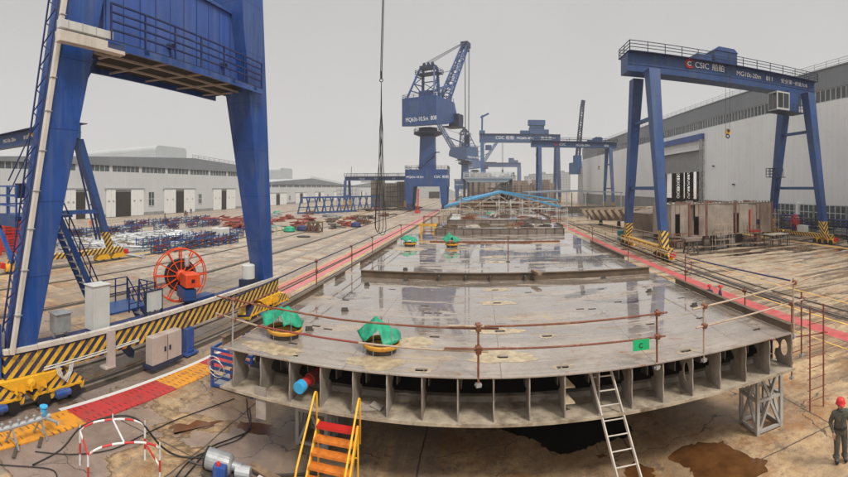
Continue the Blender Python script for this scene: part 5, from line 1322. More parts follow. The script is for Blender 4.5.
# ------------------------------------------------------------------ warehouses on the left
def warehouse(label, x, y0, y1, ypk, zw, zf0, zf1, k, doors, wins, monitor, group='white warehouses on the far side'):
    t = thing('warehouse', label, 'building', (x,(y0+y1)/2,0), group)
    m = MB(); m.box(x-60,x,y0,y1,.9,zw); m.build('wall', WALLG, t)
    m = MB(); m.box(x-60.02,x+.06,y0-.05,y1+.05,0,.9); m.build('plinth', PLINTH, t)
    zb = zw + 1.6*k
    def top(y): return zf1 - (zf1-zf0)*abs(y-ypk)/max(ypk-y0,1)
    m = MB(); m.prism([(x-.5,y0,zb),(x-.5,ypk,zb),(x-.5,y1,zb),(x-.5,y1,top(y1)),(x-.5,ypk,zf1),(x-.5,y0,zf0)],(.8,0,0)); m.build('fascia', FASC, t)
    m = MB(); m.prism([(x-60,y0,zb),(x-60,y1,zb),(x-60,y1,top(y1)-.15),(x-60,ypk,zf1-.15),(x-60,y0,zf0-.15)],(59.4,0,0)); m.build('roof', ROOFG, t)
    n = max(2, round((y1-y0)/(11*k))); d = (y1-y0)/n
    m = MB(); m.box(x-.25,x-.1,y0+.5,y0+d-.5,zw,zb); w0 = m.build('window', GLASSL, t)
    m = MB()
    for i in range(7):
        y = y0+.5+(d-1)*i/6; m.box(x-.09,x-.03,y-.06,y+.06,zw,zb)
    f0 = m.build('window_frame', FRAME, w0)
    for i in range(1,n):
        c = w0.copy(); COL.objects.link(c); c.location.y += d*i; f = f0.copy(); COL.objects.link(f); f.parent = c
    m = MB()
    for i in range(n+1): m.box(x-.3,x-.02,y0+d*i-.5,y0+d*i+.5,zw,zb)
    m.build('window_pier', WALLG, t)
    for a,b,c,d_ in doors:          # leaf, opening, leaf
        h = 7.2*k
        m = MB(); m.box(x+.02,x+.08,b,c,0.05,h); m.build('doorway', SHADEM, t)  # flat near-black panel painted as the shade of an open doorway
        m = MB(); m.box(x+.0,x+.3,a-.4,d_+.4,h+.05,h+.5); m.build('door_track', GALV, t)
        m = MB(); m.prism([(x+.085,b-.5,.05),(x+.085,b-.5,h+.04),(x+.085,c+.5,h+.04),(x+.085,c+.5,.05),(x+.085,c+.05,.05),(x+.085,c+.05,h-.5),(x+.085,b-.05,h-.5),(x+.085,b-.05,.05)],(.012,0,0)); m.build('door_frame', PLINTH, t)
        for p,q in ((a,b-.1),(c+.1,d_)):
            for (u,v) in ((p,(p+q)/2-.05),((p+q)/2+.05,q)):
                m = MB(); m.box(x+.1,x+.28,u,v,.1,h); o = m.build('sliding_door', WHITE, t)
                m = MB(); m.box(x+.285,x+.31,(u+v)/2-.3*k,(u+v)/2+.3*k,h*.55,h*.62); m.build('door_plate', GALV, o)
    for a,b,z0,z1 in wins:
        m = MB(); m.box(x+.02,x+.07,a,b,z0,z1); o = m.build('window', GLASS, t)
        m = MB()
        for y in (a,(a+b)/2,b): m.box(x+.075,x+.12,y-.09,y+.09,z0,z1)
        for z in (z0,(z0+z1)/2,z1): m.box(x+.078,x+.118,a,b,z-.08,z+.08)
        m.build('window_frame', FRAME, o)
    if monitor:
        ya,yb,xa,xb,z0,z1 = monitor
        m = MB(); r_ = 1.6
        pts = [(xa,ya,z0),(xa,yb,z0)] + [(xa,yb-r_+r_*math.cos(i*PI/10),z1-r_+r_*math.sin(i*PI/10)) for i in range(6)] + [(xa,ya+r_+r_*math.cos(PI/2+i*PI/10),z1-r_+r_*math.sin(PI/2+i*PI/10)) for i in range(6)]
        m.prism(pts,(xb-xa,0,0)); m.build('roof_ventilator', ROOFG, t)
    m = MB(); m.rail([(x-.6,ypk,zf1),(x-.6,y1,top(y1))],1.2,.06,2,3); m.build('roof_railing', GALV, t)
    return t
warehouse('long white warehouse with sliding doors and a curved roof ventilator at left', -86, 34, 146, 115, 12.0, 14.2, 17.3, 1,
    [(50,54,60,63.8),(63.9,67,70,73),(77,80.3,86,91),(100,105.4,109.4,115),(125.7,130.7,134,140)], [(93.2,95.6,2.6,6.6),(117.2,119,2.6,5.8),(71,72.5,3,6)], (112,129,-100,-170,15,22.2))
warehouse('second smaller white warehouse beyond the tall blue crane leg', -88, 158, 300, 222, 8.0, 9.6, 12.9, .72,
    [(172,178,182,189),(200,205,209,214),(226,231,235,240),(258,263,267,272)], [(192,194,2,4),(246,248,2,4)], (216,232,-104,-150,10,18.6))
warehouse('third grey warehouse small in the distance behind the block towers', -92, 312, 430, 370, 8.0, 9.6, 12.5, .72, [(330,335,339,344),(372,377,381,386)], [(350,353,2,4)], None)
t = thing('arched_shed','low grey arched shed seen through the legs of the slewing crane','building',(-34,330,0))
m = MB(); pts = [(-52+36*i/12,330,9.5*math.sin(PI*(.12+.76*i/12))) for i in range(13)]
m.prism([(-52,330,0)]+pts+[(-16,330,0)],(0,60,0)); m.build('shell', ROOFG, t)
m = MB(); m.box(-38,-30,329.8,329.95,0,5); m.build('doorway', SHADEM, t)  # flat dark panel, shade of the opening put into its colour

# ------------------------------------------------------------------ shelters and staging beyond the front block
def shelter(label, x0, x1, xr, y0, y1, ze, zr, cols=True):
    t = thing('shelter', label, 'shelter', ((x0+x1)/2,(y0+y1)/2,0), 'blue roofed work shelters')
    for a, za, b, zb_ in ((x0,ze,xr,zr),(xr,zr,x1,ze)):
        m = MB(); m.prism([(a,y0,za),(b,y0,zb_),(b,y0,zb_+.34),(a,y0,za+.34)],(0,y1-y0,0)); m.build('roof_sheet', BROOF, t)
    for y in (y0+.3,(y0+y1)/2,y1-.3):
        m = MB(); m.bar((x0,y,ze-.15),(x1,y,ze-.15),.16); m.bar((x0,y,ze-.1),(xr,y,zr-.1),.16); m.bar((x1,y,ze-.1),(xr,y,zr-.1),.16)
        n = 8
        for i in range(n):
            a = x0+(x1-x0)*i/n; b = x0+(x1-x0)*(i+1)/n
            zt = lambda x: ze + (zr-ze)*(1-abs(x-xr)/((xr-x0) if x < xr else (x1-xr)))
            m.bar((a,y,ze-.15),(b,y,zt(b)-.1),.11) if i % 2 == 0 else m.bar((a,y,zt(a)-.1),(b,y,ze-.15),.11)
        m.build('roof_truss', CABI, t)
    for x in (x0+.3,x0+(xr-x0)*.5,xr,xr+(x1-xr)*.5,x1-.3):
        for y in (y0+.3,y1-.3):
            m = MB(); m.bar((x,y,0),(x,y,ze-.2),.22); m.build('column', GALV, t)
    return t
shelter('blue gabled open shelter with white trusses beyond the stepped blocks', -6.8, 15.5, 4.0, 84, 98, 3.95, 6.8)
shelter('second blue gabled shelter just behind the first one', -5.2, 19, 5.5, 106, 118, 4.6, 6.7)
def flatroof(label, x0,x1,y0,y1,z):
    t = thing('shelter', label, 'shelter', ((x0+x1)/2,(y0+y1)/2,0), 'blue roofed work shelters')
    m = MB(); m.prism([(x0,y0,z),((x0+x1)/2,y0,z+.55),(x1,y0,z),(x1,y0,z-.3),((x0+x1)/2,y0,z+.1),(x0,y0,z-.3)],(0,y1-y0,0)); m.build('roof_sheet', FASC, t)
    m = MB(); m.box(x0+2,x1-2,y0-.1,y0-.02,1.0,2.8)
    for i in range(22): m.box(x0+2+i*(x1-x0-4)/22, x0+2.2+i*(x1-x0-4)/22, y0-.16,y0-.11,1.0,2.8)
    m.build('side_panel', STEELD, t)
    for x in [x0+.4+(x1-x0-.8)*i/5 for i in range(6)]:
        for y in (y0+.2,y1-.2):
            m = MB(); m.bar((x,y,0),(x,y,z-.3),.25); m.build('column', GALV, t)
flatroof('flat roofed shed left of the curved hull section', 12.5, 38.5, 116, 134, 6.6)
t = thing('staging_tower','tall steel staging platform on columns rising behind the blue shelters','staging',(2,122,0))
m = MB(); m.box(-4.5,9,117,127,10.2,10.6); m.prism([(-3.2,117.5,9.2),(7,117.5,9.2),(8.6,117.5,10.2),(-4.4,117.5,10.2)],(0,9,0)); m.build('platform', GALV, t)
m = MB(); m.rail([(-4.5,117,10.6),(9,117,10.6),(9,127,10.6),(-4.5,127,10.6),(-4.5,117,10.6)],1.3,.07,2,1.6); m.build('railing', PIPEG, t)
for x in (-4.3,-3.2,-1.9,-.2,6.2,7.2,8.4):
    m = MB(); m.bar((x,118,0),(x,118,10.2),.35); m.bar((x,126,0),(x,126,10.2),.35); m.build('column', STEELD, t)
m = MB(); m.bar((1.8,117.8,5.5),(6.6,117.8,9.8),.5); m.lattice((7,119,4),(7,119,10),2.6,2.6,2.6,2.6,3,.12,.09); m.bar((2,117.8,7.6),(8.4,117.8,7.6),.4); m.build('brace', STEELD, t)
rnd = random.Random(21)
def scaffold_tower(loc, w, d, h, mt, label, group):
    t = thing('scaffold', label, 'scaffold', loc, group); x, y, z = loc
    for i in range(3):
        for j in (0,1):
            m = MB(); m.bar((x-w/2+w*i/2,y+d*j,z),(x-w/2+w*i/2,y+d*j,z+h),.07); m.build('upright', mt, t)
    m = MB()
    for k in range(1,int(h/1.0)+1):
        for j in (0,1): m.bar((x-w/2-.2,y+d*j,z+k*1.0-.1),(x+w/2+.2,y+d*j,z+k*1.0-.1),.06)
    m.build('ledgers', mt, t)
    m = MB(); m.box(x-w/2,x+w/2,y+.05,y+d-.05,z+h*.55,z+h*.55+.06); m.build('boards', TIMBER, t)
    return t
SP = [(0,68,3.6,6,2.3),(6.5,78,3.6,4,2.4),(13,74,0,3.5,4.4),(15.5,88,0,3,3.6),(10.5,66,0,3,4.2),(-5.5,78,0,3,4),(0.5,82.5,0,5,4.6),(5.5,82.5,0,5,4.4),(10,82.5,0,4,3.8),(-3.2,62,4.18-1.5,4,2),(1.2,70,3.6,4,2.2),(4.6,66,3.6,3.5,2.4),(8,72,3.6,3,2.5),(-1.5,77,3.6,3.5,2.4),(11.2,80,0,3,4.6),(-5,70,0,2.5,4.6),(-6.4,58,0,2,4),(3,80,3.6,5,1.8)]
for i, (x,y,z,w_,h_) in enumerate(SP):
    scaffold_tower((x,y,max(z,0)), w_, 1.3, h_, (RUSTL,RUST,CABI)[i%3], '%s scaffold, %s from the front among the clutter before the blue gabled shelter' % (('tan pipe','rusty pipe','pale grey pipe')[i%3], ORD[sorted(q_[1]+q_[0]*.01 for q_ in SP).index(y+x*.01)]), 'scaffolds before the shelter')
CL = [(TIMBER,'plank'),(BROWN,'steel offcut'),(CREAM,'packing'),(STEEL,'plate'),(STEELD,'plate'),(RUST,'pipe')]
CT = {}
for i in range(34):
    x = rnd.uniform(-3,8.6); y = rnd.choice([rnd.uniform(50,59),rnd.uniform(65,81),rnd.uniform(44,48.5)])
    z = 3.755 if y < 49.3 else (4.195 if y < 61 else 3.615)
    if z < 3.9 and y < 49: x = rnd.uniform(-3.5,7.5)
    mt, ct = CL[i % 6]
    m = MB(); s = (rnd.uniform(.4,1.6),rnd.uniform(.2,.5),rnd.uniform(.05,.2)); m.cbox((x,y,z+s[2]/2),s,rnd.uniform(-.5,.5)); m.cbox((x+.1,y,z+s[2]+.06),(s[0]*.6,s[1]*.7,.1),rnd.uniform(-.5,.5))
    CT.setdefault(ct, []).append((y, m.build(ct.replace(' ','_'), mt)))
for ct, lst in CT.items():
    for k_, (y, o) in enumerate(sorted(lst, key=lambda q_: q_[0])):
        tag(o, '%s small loose %s counted from the front on the stepped hull blocks' % (ORD[k_], ct), ct, 'loose pieces on the stepped hull blocks')
t = thing('yellow_trestle','small yellow steel trestle left of the stepped hull block','trestle',(-5.2,44,0))
m = MB()
for x in (-6.0,-4.6): m.bar((x,44,0),(x+.2,44,4.2),.16); m.bar((x+.35,45.5,0),(x+.1,44.2,4.1),.12)
m.bar((-6.1,44,4.0),(-4.3,44,4.0),.2); m.bar((-6,44,2),(-4.5,44,3.4),.1); m.build('frame', YEL, t)
cover(1.6,66,'tiny green cover among the scaffold under the blue gabled shelter',.6,4,lift=.7)

# ------------------------------------------------------------------ blocks in the right yard
t = thing('hull_section','grey open sided hull section on stools inside the right gantry','hull section',(31.5,54,0))
x0,x1,y0,y1,z0,z1 = 23.6,39.6,51.5,57.8,1.35,5.6
m = MB(); m.box(x0,x1,y0,y1,z1-.12,z1); m.build('upper_deck', HULLG, t)
m = MB(); m.box(x0,x1,y0,y1,z0,z0+.12); m.build('lower_deck', HULLG, t)
m = MB(); m.box(x0+.05,x1-.05,y1-.15,y1,z0+.12,z1-.12); m.build('back_plate', HULLB, t)  # darker brown puts the shade of the gaps into the colour
m = MB()
for a,b,q in ((x0,x0+.55,0),(x0+1.25,x0+2.45,0),(x0+2.75,x0+3.4,.3),(x0+4.0,x0+5.0,0),(x0+5.3,x0+7.2,0),(x0+7.25,x0+9.4,.06),(x0+10.3,x0+11.9,0),(x0+11.95,x0+13.3,.1),(x0+13.9,x1,0)):
    m = MB(); m.box(a,b,y0+q,y0+q+.1,z0+.12,z1-.12); m.build('side_plate', HULLG if q < .2 else HULLB, t)
for a,b,z in ((x0+.6,x0+1.2,z0+3.0),(x0+3.45,x0+3.95,z0+2.6),(x0+9.45,x0+10.25,z0+2.9),(x0+13.35,x0+13.85,z0+1.9)):
    m = MB(); m.box(a,b,y0+.02,y0+.1,z,z1-.13); m.build('upper_strake', HULLG, t)
m = MB()
for a in (x0+2.45,x0+5.0,x0+9.6,x1-.15):
    m = MB(); m.box(a,a+.28,y0-.08,y0+.5,z0,z1+.1); m.build('vertical_stiffener', HULLR, t)
for i in range(30):
    m = MB(); m.box(x0+.1+i*.53,x0+.2+i*.53,y0+.1,y0+.3,z1,z1+.28); m.build('deck_stiffener', HULLB, t)
m = MB(); m.box(x0,x1,y0-.05,y0+.02,z1-.02,z1+.06); m.build('deck_edge', HULLB, t)
m = MB(); m.box(x0+12.0,x0+12.2,y0-.12,y0-.02,z0+.2,z1-.9); m.box(x0+12.0,x0+14.0,y0-.12,y0-.02,z0+.15,z0+.4); m.build('red_marking', REDP, t)
m = MB(); m.prism([(x0,y0+.12,z0+.12),(x0,y0+2,z0+.12),(x0,y0+2,z1-1),(x0,y0+3,z1-1),(x0,y0+3,z0+.12),(x0,y1-.2,z0+.12),(x0,y1-.2,z1-.12),(x0,y0+.12,z1-.12)],(.1,0,0)); m.build('end_plate', HULLG, t)
st = thing('steel_stool','stubby dark stool, first of the front row under the grey open sided hull section','stool',(25,52.2,0),'stools under the hull section')
m = MB(); m.leg((25,52.2,.08),(25,52.2,1.33),.9,.9,.6,.6); m.build('body', HULLB, st); m = MB(); m.cbox((25,52.2,.04),(1.1,1.1,.07)); m.build('base_plate', STEELD, st)
for x,y in ((29,52.2),(33,52.2),(37.5,52.2),(25,57),(29,57),(33,57),(37.5,57)): dup(st,(x,y,0),'stubby dark stool, %s of the %s row under the grey open sided hull section' % ({25:'first',29:'second',33:'third',37.5:'fourth'}[x], 'front' if y < 55 else 'back'))
def cradle(label, loc):
    t = thing('work_stand', label, 'stand', loc); x,y,_ = loc
    for dx in (-.6,.6):
        for dy in (-.5,.5):
            m = MB(); m.bar((x+dx*1.2,y+dy,0),(x+dx*.8,y+dy,1.5),.14); m.build('leg', STEELD, t)
    m = MB(); m.box(x-.95,x+.95,y-.6,y+.6,1.5,1.85); m.build('top', HULLB, t)
    m = MB(); m.bar((x-.7,y-.5,.3),(x+.6,y-.5,1.4),.1); m.bar((x+.7,y-.5,.3),(x-.6,y-.5,1.4),.1); m.bar((x-.75,y-.5,.5),(x+.75,y-.5,.5),.1); m.build('brace', STEELD, t)
cradle('low braced work stand in front of the hull section near its left end', (23.9,46.6,0))
t = thing('work_platform','slatted work platform on legs right of the hull section','platform',(36.5,46.8,0))
m = MB(); m.box(35,38.2,45.8,47.6,1.5,1.62); m.box(35,38.2,45.8,47.6,.95,1.0); m.build('deck', STEEL, t)
for x in (35.2,36.6,38.0):
    for y in (46,47.4):
        m = MB(); m.bar((x,y,0),(x,y,1.5),.12); m.build('leg', STEELD, t)
m = MB(); m.rail([(38.2,45.8,.2),(38.2,47.6,.2)],1.6,.03,3,.9); m.build('side_rail', STEELD, t)
t = thing('blue_tank','dark blue drum lying at the right edge beside the orange rail line','drum',(44.5,40.3,0))
m = MB(); m.lathe([(.3,-1.3),(.6,-1.25),(.6,1.25),(.3,1.3)],(44.9,39.6,.62),18,(1,-.25,0)); m.build('body', NAVY, t)
m = MB(); m.lathe([(.63,-.9),(.63,-.8)],(44.9,39.6,.62),18,(1,-.25,0)); m.lathe([(.63,.8),(.63,.9)],(44.9,39.6,.62),18,(1,-.25,0)); m.build('band', BLUE, t)
blob([(24,49.5),(29,50.6),(35,50.8),(38,49.2),(35.5,47.6),(31,48.4),(27,47.4)],.008,WATER,'puddle',31,.25)
blob([(26,43),(30,43.8),(33,43.2),(31,42.3),(28,42.2)],.008,WATER,'puddle',32,.2)
blob([(33.5,40.5),(37,41.2),(39,40.6),(36.5,39.8)],.008,WATER,'puddle',33,.2)
for i in range(9):
    x = 24.5 + 1.75*i
    m = MB(); m.cbox((x+rnd.uniform(-.4,.4),54.5+rnd.uniform(-1.5,1.5),5.72),(rnd.uniform(.4,1.4),rnd.uniform(.3,1),rnd.uniform(.15,.5)),rnd.uniform(-.6,.6)); tag(m.build('steel_offcut', (BROWN,RUST,STEEL)[i%3]), '%s offcut lying on top of the grey open sided hull section, %s along' % (('brown','rusty','grey')[i%3], ORD[i]), 'steel offcut', 'offcuts on the hull section')
for i,(x,w_,h_) in enumerate(((24.6,2.4,2.0),(30.6,2.6,3.4),(35.4,2.2,2.6),(40.5,1.6,4.6))):
    scaffold_tower((x,50.1 if i < 3 else 52,0), w_, .8, h_, (RUST,RUSTL,RUST,RUSTL)[i], 'narrow pipe scaffold, %s along the front of the grey open sided hull section' % ORD[i], 'scaffolds along the hull section')
# slanting hull section with brackets
t = thing('hull_section','slanting brown hull section topped with a row of pale brackets behind the gantry legs','hull section',(24.5,76,0))
A = V((22.6,92,0)); B = V((27.4,66,0)); dv = (B-A)
m = MB(); m.prism([A+V((0,0,3.2)),A+V((3.5,0,3.0)),A+V((3.5,0,1.0)),A+V((.8,0,.9))], dv + V((0,0,1.3))); m.build('shell', HULLB, t)
for i in range(9):
    p = A + dv*(i+.3)/9; z = 3.2+1.3*(i+.3)/9
    m = MB(); m.prism([p+V((-.1,0,z-2.2)),p+V((-1.5,0,z-.5)),p+V((-1.5,0,z+.1)),p+V((2.6,0,z+.3)),p+V((2.3,0,z+.0)),p+V((-.9,0,z-.2)),p+V((-.05,0,z-1.5))],(0,.45,0)); m.build('bracket', RUSTL, t)
m = MB(); m.bar(A+V((-1.5,0,3.3)),B+V((-1.5,0,4.6)),.25); m.bar(A+V((2.6,0,3.4)),B+V((2.6,0,4.7)),.25); m.build('edge_beam', RUSTL, t)
for k in (.1,.4,.7,.95): p = A+dv*k; m = MB(); m.leg(p+V((1.8,0,0)),p+V((1.8,0,1.3)),.7,.7,.5,.5); m.build('support', STEELD, t)
t = thing('hull_section','brown curved hull plate standing between the near gantry legs','hull section',(27,62,0))
m = MB(); m.prism([(25.2,60.5,.9),(29.5,60.5,.9),(29.5,60.5,4.6),(24.2,60.5,3.9)],(-1.2,6,0)); m.build('shell', HULLB, t)
m = MB()
for i in range(6): m.box(25+.8*i,25.1+.8*i,60.35,60.48,1,4.0)
m.build('stiffeners', STEELD, t)
for x in (25.8,28.6): m = MB(); m.box(x-.3,x+.3,60.8,62,0,.9); m.build('support', STEELD, t)
scaffold('guard_rail','pale pipe railing along the rail track beside the near gantry feet',
  [((18.0,35,0),(18.0,35,1.2),.035,RUST),((18.0,43,0),(18.0,43,1.2),.035,RUST),((18.0,62,0),(18.0,62,1.2),.035,RUST),((18.0,72,0),(18.0,72,1.2),.035,RUST),((18.0,84,0),(18.0,84,1.2),.035,RUST)],
  [([(18.0,35,1.15),(18.0,86,1.15)],.04,RUSTL),([(18.0,35,.6),(18.0,86,.6)],.03,RUSTL)], (18.0,60,0))
scaffold('guard_rail','thin pipe railing between the slanting hull section and the gantry',
  [((23,60,0),(23,60,1.6),.04,RUST),((24,52,0),(24,52,1.6),.04,RUST),((21.5,70,0),(21.5,70,1.6),.04,RUST)],
  [([(20.5,80,1.5),(24.2,50,1.5)],.05,RUSTL),([(20.5,80,.9),(24.2,50,.9)],.04,RUSTL)], (22.5,64,0))
# dark stacks of scaffold frames before the hall
def pipe_stack(loc, seed):
    rn = random.Random(seed); t = thing('frame_stack','dark blue stack of scaffold frames, %s in the wall side row before the hall' % ORD[seed-1],'stack',loc,'stacked frames before the hall'); x,y,_ = loc
    for dx in (-.9,.9):
        for dy in (-1.4,1.4):
            m = MB(); m.bar((x+dx,y+dy,0),(x+dx,y+dy,3.0+rn.uniform(-.3,.4)),.1); m.build('post', NAVY, t)
    for k in range(6):
        m = MB()
        for q in range(5): m.tube((x-.85+.42*q,y-1.7+rn.uniform(-.2,.2),.25+.5*k+rn.uniform(-.05,.05)),(x-.85+.42*q,y+1.7+rn.uniform(-.3,.3),.25+.5*k+rn.uniform(-.05,.05)),.09,6)
        m.box(x-.95,x+.95,y-1.5,y-1.4,.08+.5*k,.16+.5*k); m.box(x-.95,x+.95,y+1.4,y+1.5,.08+.5*k,.16+.5*k)
        m.build('frame_layer', (NAVY,STEELD,GALV)[rn.choice((0,0,1,2))], t)
    return t
ps = [pipe_stack((49.8,38,0),1), pipe_stack((50.3,42.3,0),2), pipe_stack((49.6,46.4,0),3)]
sl_ = 'tall stack of dark blue scaffold frames before the hall'
k = 0
for row, xx in enumerate((49.9,47.0)):
    for i in range(9 if row == 0 else 5):
        y = (50.6+4.2*i) if row == 0 else (56+4.4*i)
        o = dup(ps[k%3], (xx+rnd.uniform(-.3,.3),y,0), 'dark blue stack of scaffold frames, %s in the %s row before the hall' % (ORD[i+(3 if row == 0 else 0)], 'wall side' if row == 0 else 'yard side')); o.scale = (1,1,rnd.uniform(.75,1.1)); k += 1

# ------------------------------------------------------------------ the yard on the left
def rack(loc, label, group, cont):
    t = thing('pipe_rack', label, 'rack', loc, group); x,y,_ = loc
    for dx in (-.6,.6):
        for dy in (-1.0,1.0): m = MB(); m.bar((x+dx,y+dy,0),(x+dx,y+dy,1.5),.1); m.build('post', BLUE2, t)
    m = MB()
    for z in (.2,.7,1.2):
        for dx in (-.6,.6): m.bar((x+dx,y-1,z),(x+dx,y+1,z),.08)
        for dy in (-1,1): m.bar((x-.6,y+dy,z),(x+.6,y+dy,z),.08)
    for dx in (-.6,.6): m.bar((x+dx,y-1,.2),(x+dx,y,1.2),.05); m.bar((x+dx,y,1.2),(x+dx,y+1,.2),.05)
    m.build('rails', BLUE2, t)
    m = MB()
    for q in range(10): m.tube((x-.45+.22*(q%5),y-.9+rnd.uniform(-.3,.1),.35+.3*(q//5)+rnd.uniform(0,.5)),(x-.45+.22*(q%5),y+.9+rnd.uniform(-.1,.3),.35+.3*(q//5)+rnd.uniform(0,.5)),.1,6)
    m.build('stored_pipes', cont, t)
    return t
gq = 'blue pipe racks in the left yard'
rk = [rack((-34.6,39.6,0),'blue rack of red pipes in the near row behind the cable reel',gq,RRED), rack((-34.3,42.2,0),'blue rack of grey pipes in the near row behind the cable reel',gq,PIPEG), rack((-34.0,44.8,0),'dark red loaded blue rack in the near row behind the cable reel',gq,RUST)]
for i in range(3): dup(rk[0] if i%2 else rk[2], (-33.6+.3*i,47.4+2.6*i,0), 'blue rack, %s from the small gantry in the near row behind the cable reel' % ORD[3+i])
for i in range(7): dup(rk[(i*2)%3], (-55.2+.15*i,40.5+2.5*i,0), 'blue rack, %s from the camera in the long row behind the small gantry leg' % ORD[i])
for i in range(5): dup(rk[(i+1)%3], (-53.4+.5*i,61+3.1*i+(2 if i > 1 else 0),0), 'blue rack, %s from the camera in the broken row before the open warehouse doors' % ORD[i])
for i in range(7): dup(rk[(i*2+1)%3], (-38.4+.2*i,41+2.7*i,0), 'blue rack, %s from the camera in the row just behind the near row' % ORD[i])
for i in range(8): dup(rk[(i+2)%3], (-62+.3*i,62+3.2*i,0), 'blue rack, %s from the camera in the row nearest the long warehouse' % ORD[i])
for x,y in ((-36.5,60),(-42,28)): dup(rk[1], (x,y,0), 'blue rack standing alone beside the pale tank' if y == 60 else 'blue rack standing alone behind the stairs of the tall crane')
# loose pipe spools
def spool(kind):
    m = MB()
    if kind == 0: m.path([(-1.6,0,.14),(1.5,0,.14)],.13,8); m.lathe([(.24,-.04),(.24,.04)],(-1.6,0,.24),10,(1,0,0)); m.lathe([(.24,-.04),(.24,.04)],(1.5,0,.24),10,(1,0,0))
    if kind == 1: m.path([(-1.4,-.2,.15),(.6,-.2,.15),(.95,-.1,.15),(1.1,.25,.15),(1.1,1.1,.15)],.14,8); m.lathe([(.25,-.04),(.25,.04)],(-1.4,-.2,.25),10,(1,0,0))
    if kind == 2: m.path([(-.9,0,.12),(.2,0,.12),(.5,.1,.2),(.7,.2,.5),(.8,.25,.9)],.12,8); m.lathe([(.22,-.04),(.22,.04)],(.8,.25,.9),10)
    if kind == 3: m.path([(-2.4,0,.18),(2.4,.2,.18)],.16,8); m.path([(0,.1,.2),(0,.9,.2)],.12,8)
    o = m.build('pipe_spool', PIPEG)
    return tag(o, ('straight silver pipe with a flange at each end, loose before the long warehouse','bent silver elbow pipe with one flange, loose before the long warehouse','silver pipe with an upturned flanged end, loose before the long warehouse','long silver pipe with a side branch, loose before the long warehouse')[kind], 'pipe', 'loose silver pipe spools in the yard')
sp = [spool(k) for k in range(4)]
spots = []
for i in range(120):
    a = rnd.uniform(0,1); x = -50 + rnd.uniform(0,11)*a + rnd.uniform(-2,6); y = 33 + 27*rnd.random()
    spots.append((x,y))
for i, (x,y) in enumerate(spots):
    o = sp[i%4] if i < 4 else sp[i%4].copy()
    if i >= 4: COL.objects.link(o)
    o.location = (x,y,.005 + (0 if i < 50 else .25)); o.rotation_euler = (0,0,rnd.uniform(-.9,.9) if rnd.random() < .7 else rnd.uniform(0,6.3))
# silver gratings stacked flat
for i in range(4):
    m = MB(); x, y = -38.6+.4*i, 35.5+2.3*i
    for q in range(9): m.box(x-1.1,x+1.1,y-1+.24*q,y-.9+.24*q,.06,.22)
    m.box(x-1.1,x-1.0,y-1,y+1.05,.0,.3); m.box(x+1.0,x+1.1,y-1,y+1.05,.0,.3)
    tag(m.build('grating', PIPEG), 'flat grey steel grating, %s from the foot of the small gantry' % ORD[i], 'grating', 'flat gratings in the left yard')
t = thing('red_pallet','bright red pipes lying behind the foot of the small gantry','pipe bundle',(-40.5,33.6,0))
m = MB()
for q in range(5): m.tube((-42,33.2+.2*q,.12),(-39.3,33.8+.2*q,.12),.1,7)
m.build('pipes', REDP, t)
# red container like machine at the left edge
for (x,y,z,lb) in ((-47.3,27.9,0,'lower red slatted crate of the stack at the left edge'),(-47.5,27.6,2.15,'upper red slatted crate of the stack at the left edge')):
    t = thing('slatted_crate', lb, 'crate', (x,y,z), 'red slatted crates at the left edge')
    m = MB(); m.box(x-1.3,x+1.3,y-2.2,y+2.2,z+.05,z+2.1); m.build('body', RRED, t)
    m = MB()
    for q in range(6):
        zz = z+.15+.36*q; m.box(x-1.36,x+1.36,y-2.26,y+2.26,zz,zz+.16)
    for yy in (-2.2,-1.1,0,1.1,2.2): m.box(x+1.3,x+1.4,y+yy-.08,y+yy+.08,z,z+2.12)
    m.build('slats', REDP, t)
t = thing('braced_stand','red steel frame standing in front of the red slatted crates','frame',(-44.6,25.6,0))
m = MB()
for y in (24,26.2,28.4): m.bar((-44.6,y,0),(-44.6,y,2.0),.2)
m.bar((-44.6,23.8,1.9),(-44.6,28.6,1.9),.22); m.bar((-44.6,23.8,.8),(-44.6,28.6,.8),.18); m.build('frame', REDP, t)
# heaps of red and brown steel
def bundle(loc, mt, s, label, group, seed):
    rn = random.Random(seed); m = MB(); x,y,_ = loc
    for q in range(rn.randint(7,13)):
        L = rn.uniform(.5,1.3)*s; a = rn.uniform(-.6,.9); c = V((x+rn.uniform(-.5,.5)*s,y+rn.uniform(-.5,.5)*s,.12+.5*s*rn.random()**2)); d = V((math.sin(a),math.cos(a),rn.uniform(-.1,.1)))*L
        if rn.random() < .5: m.bar(c-d,c+d,rn.uniform(.12,.3),rn.uniform(.15,.35))
        else: m.cbox(c,(L,rn.uniform(.3,.8)*s,rn.uniform(.1,.4)),a,rn.uniform(-.2,.2))
    tag(m.build('steel_heap', mt), label, 'steel heap', group)
hp = 'heaps of steel parts in the left yard'
for i,(x,y) in enumerate(sorted([(-50,80),(-51,84),(-50.5,88),(-53,77),(-56,82),(-49,92),(-47,76),(-54,90),(-42,71),(-40,77),(-43,82),(-36,82),(-37,88),(-46,100),(-40,98),(-58,90),(-46,84),(-38,94),(-45,92),(-60,84)], key=lambda q_: math.hypot(*q_))):
    bundle((x,y,0), RRED, 1.9, 'heap of oxide red steel, %s nearest of the red heaps beyond the pale tank' % ORD[i], hp, i)
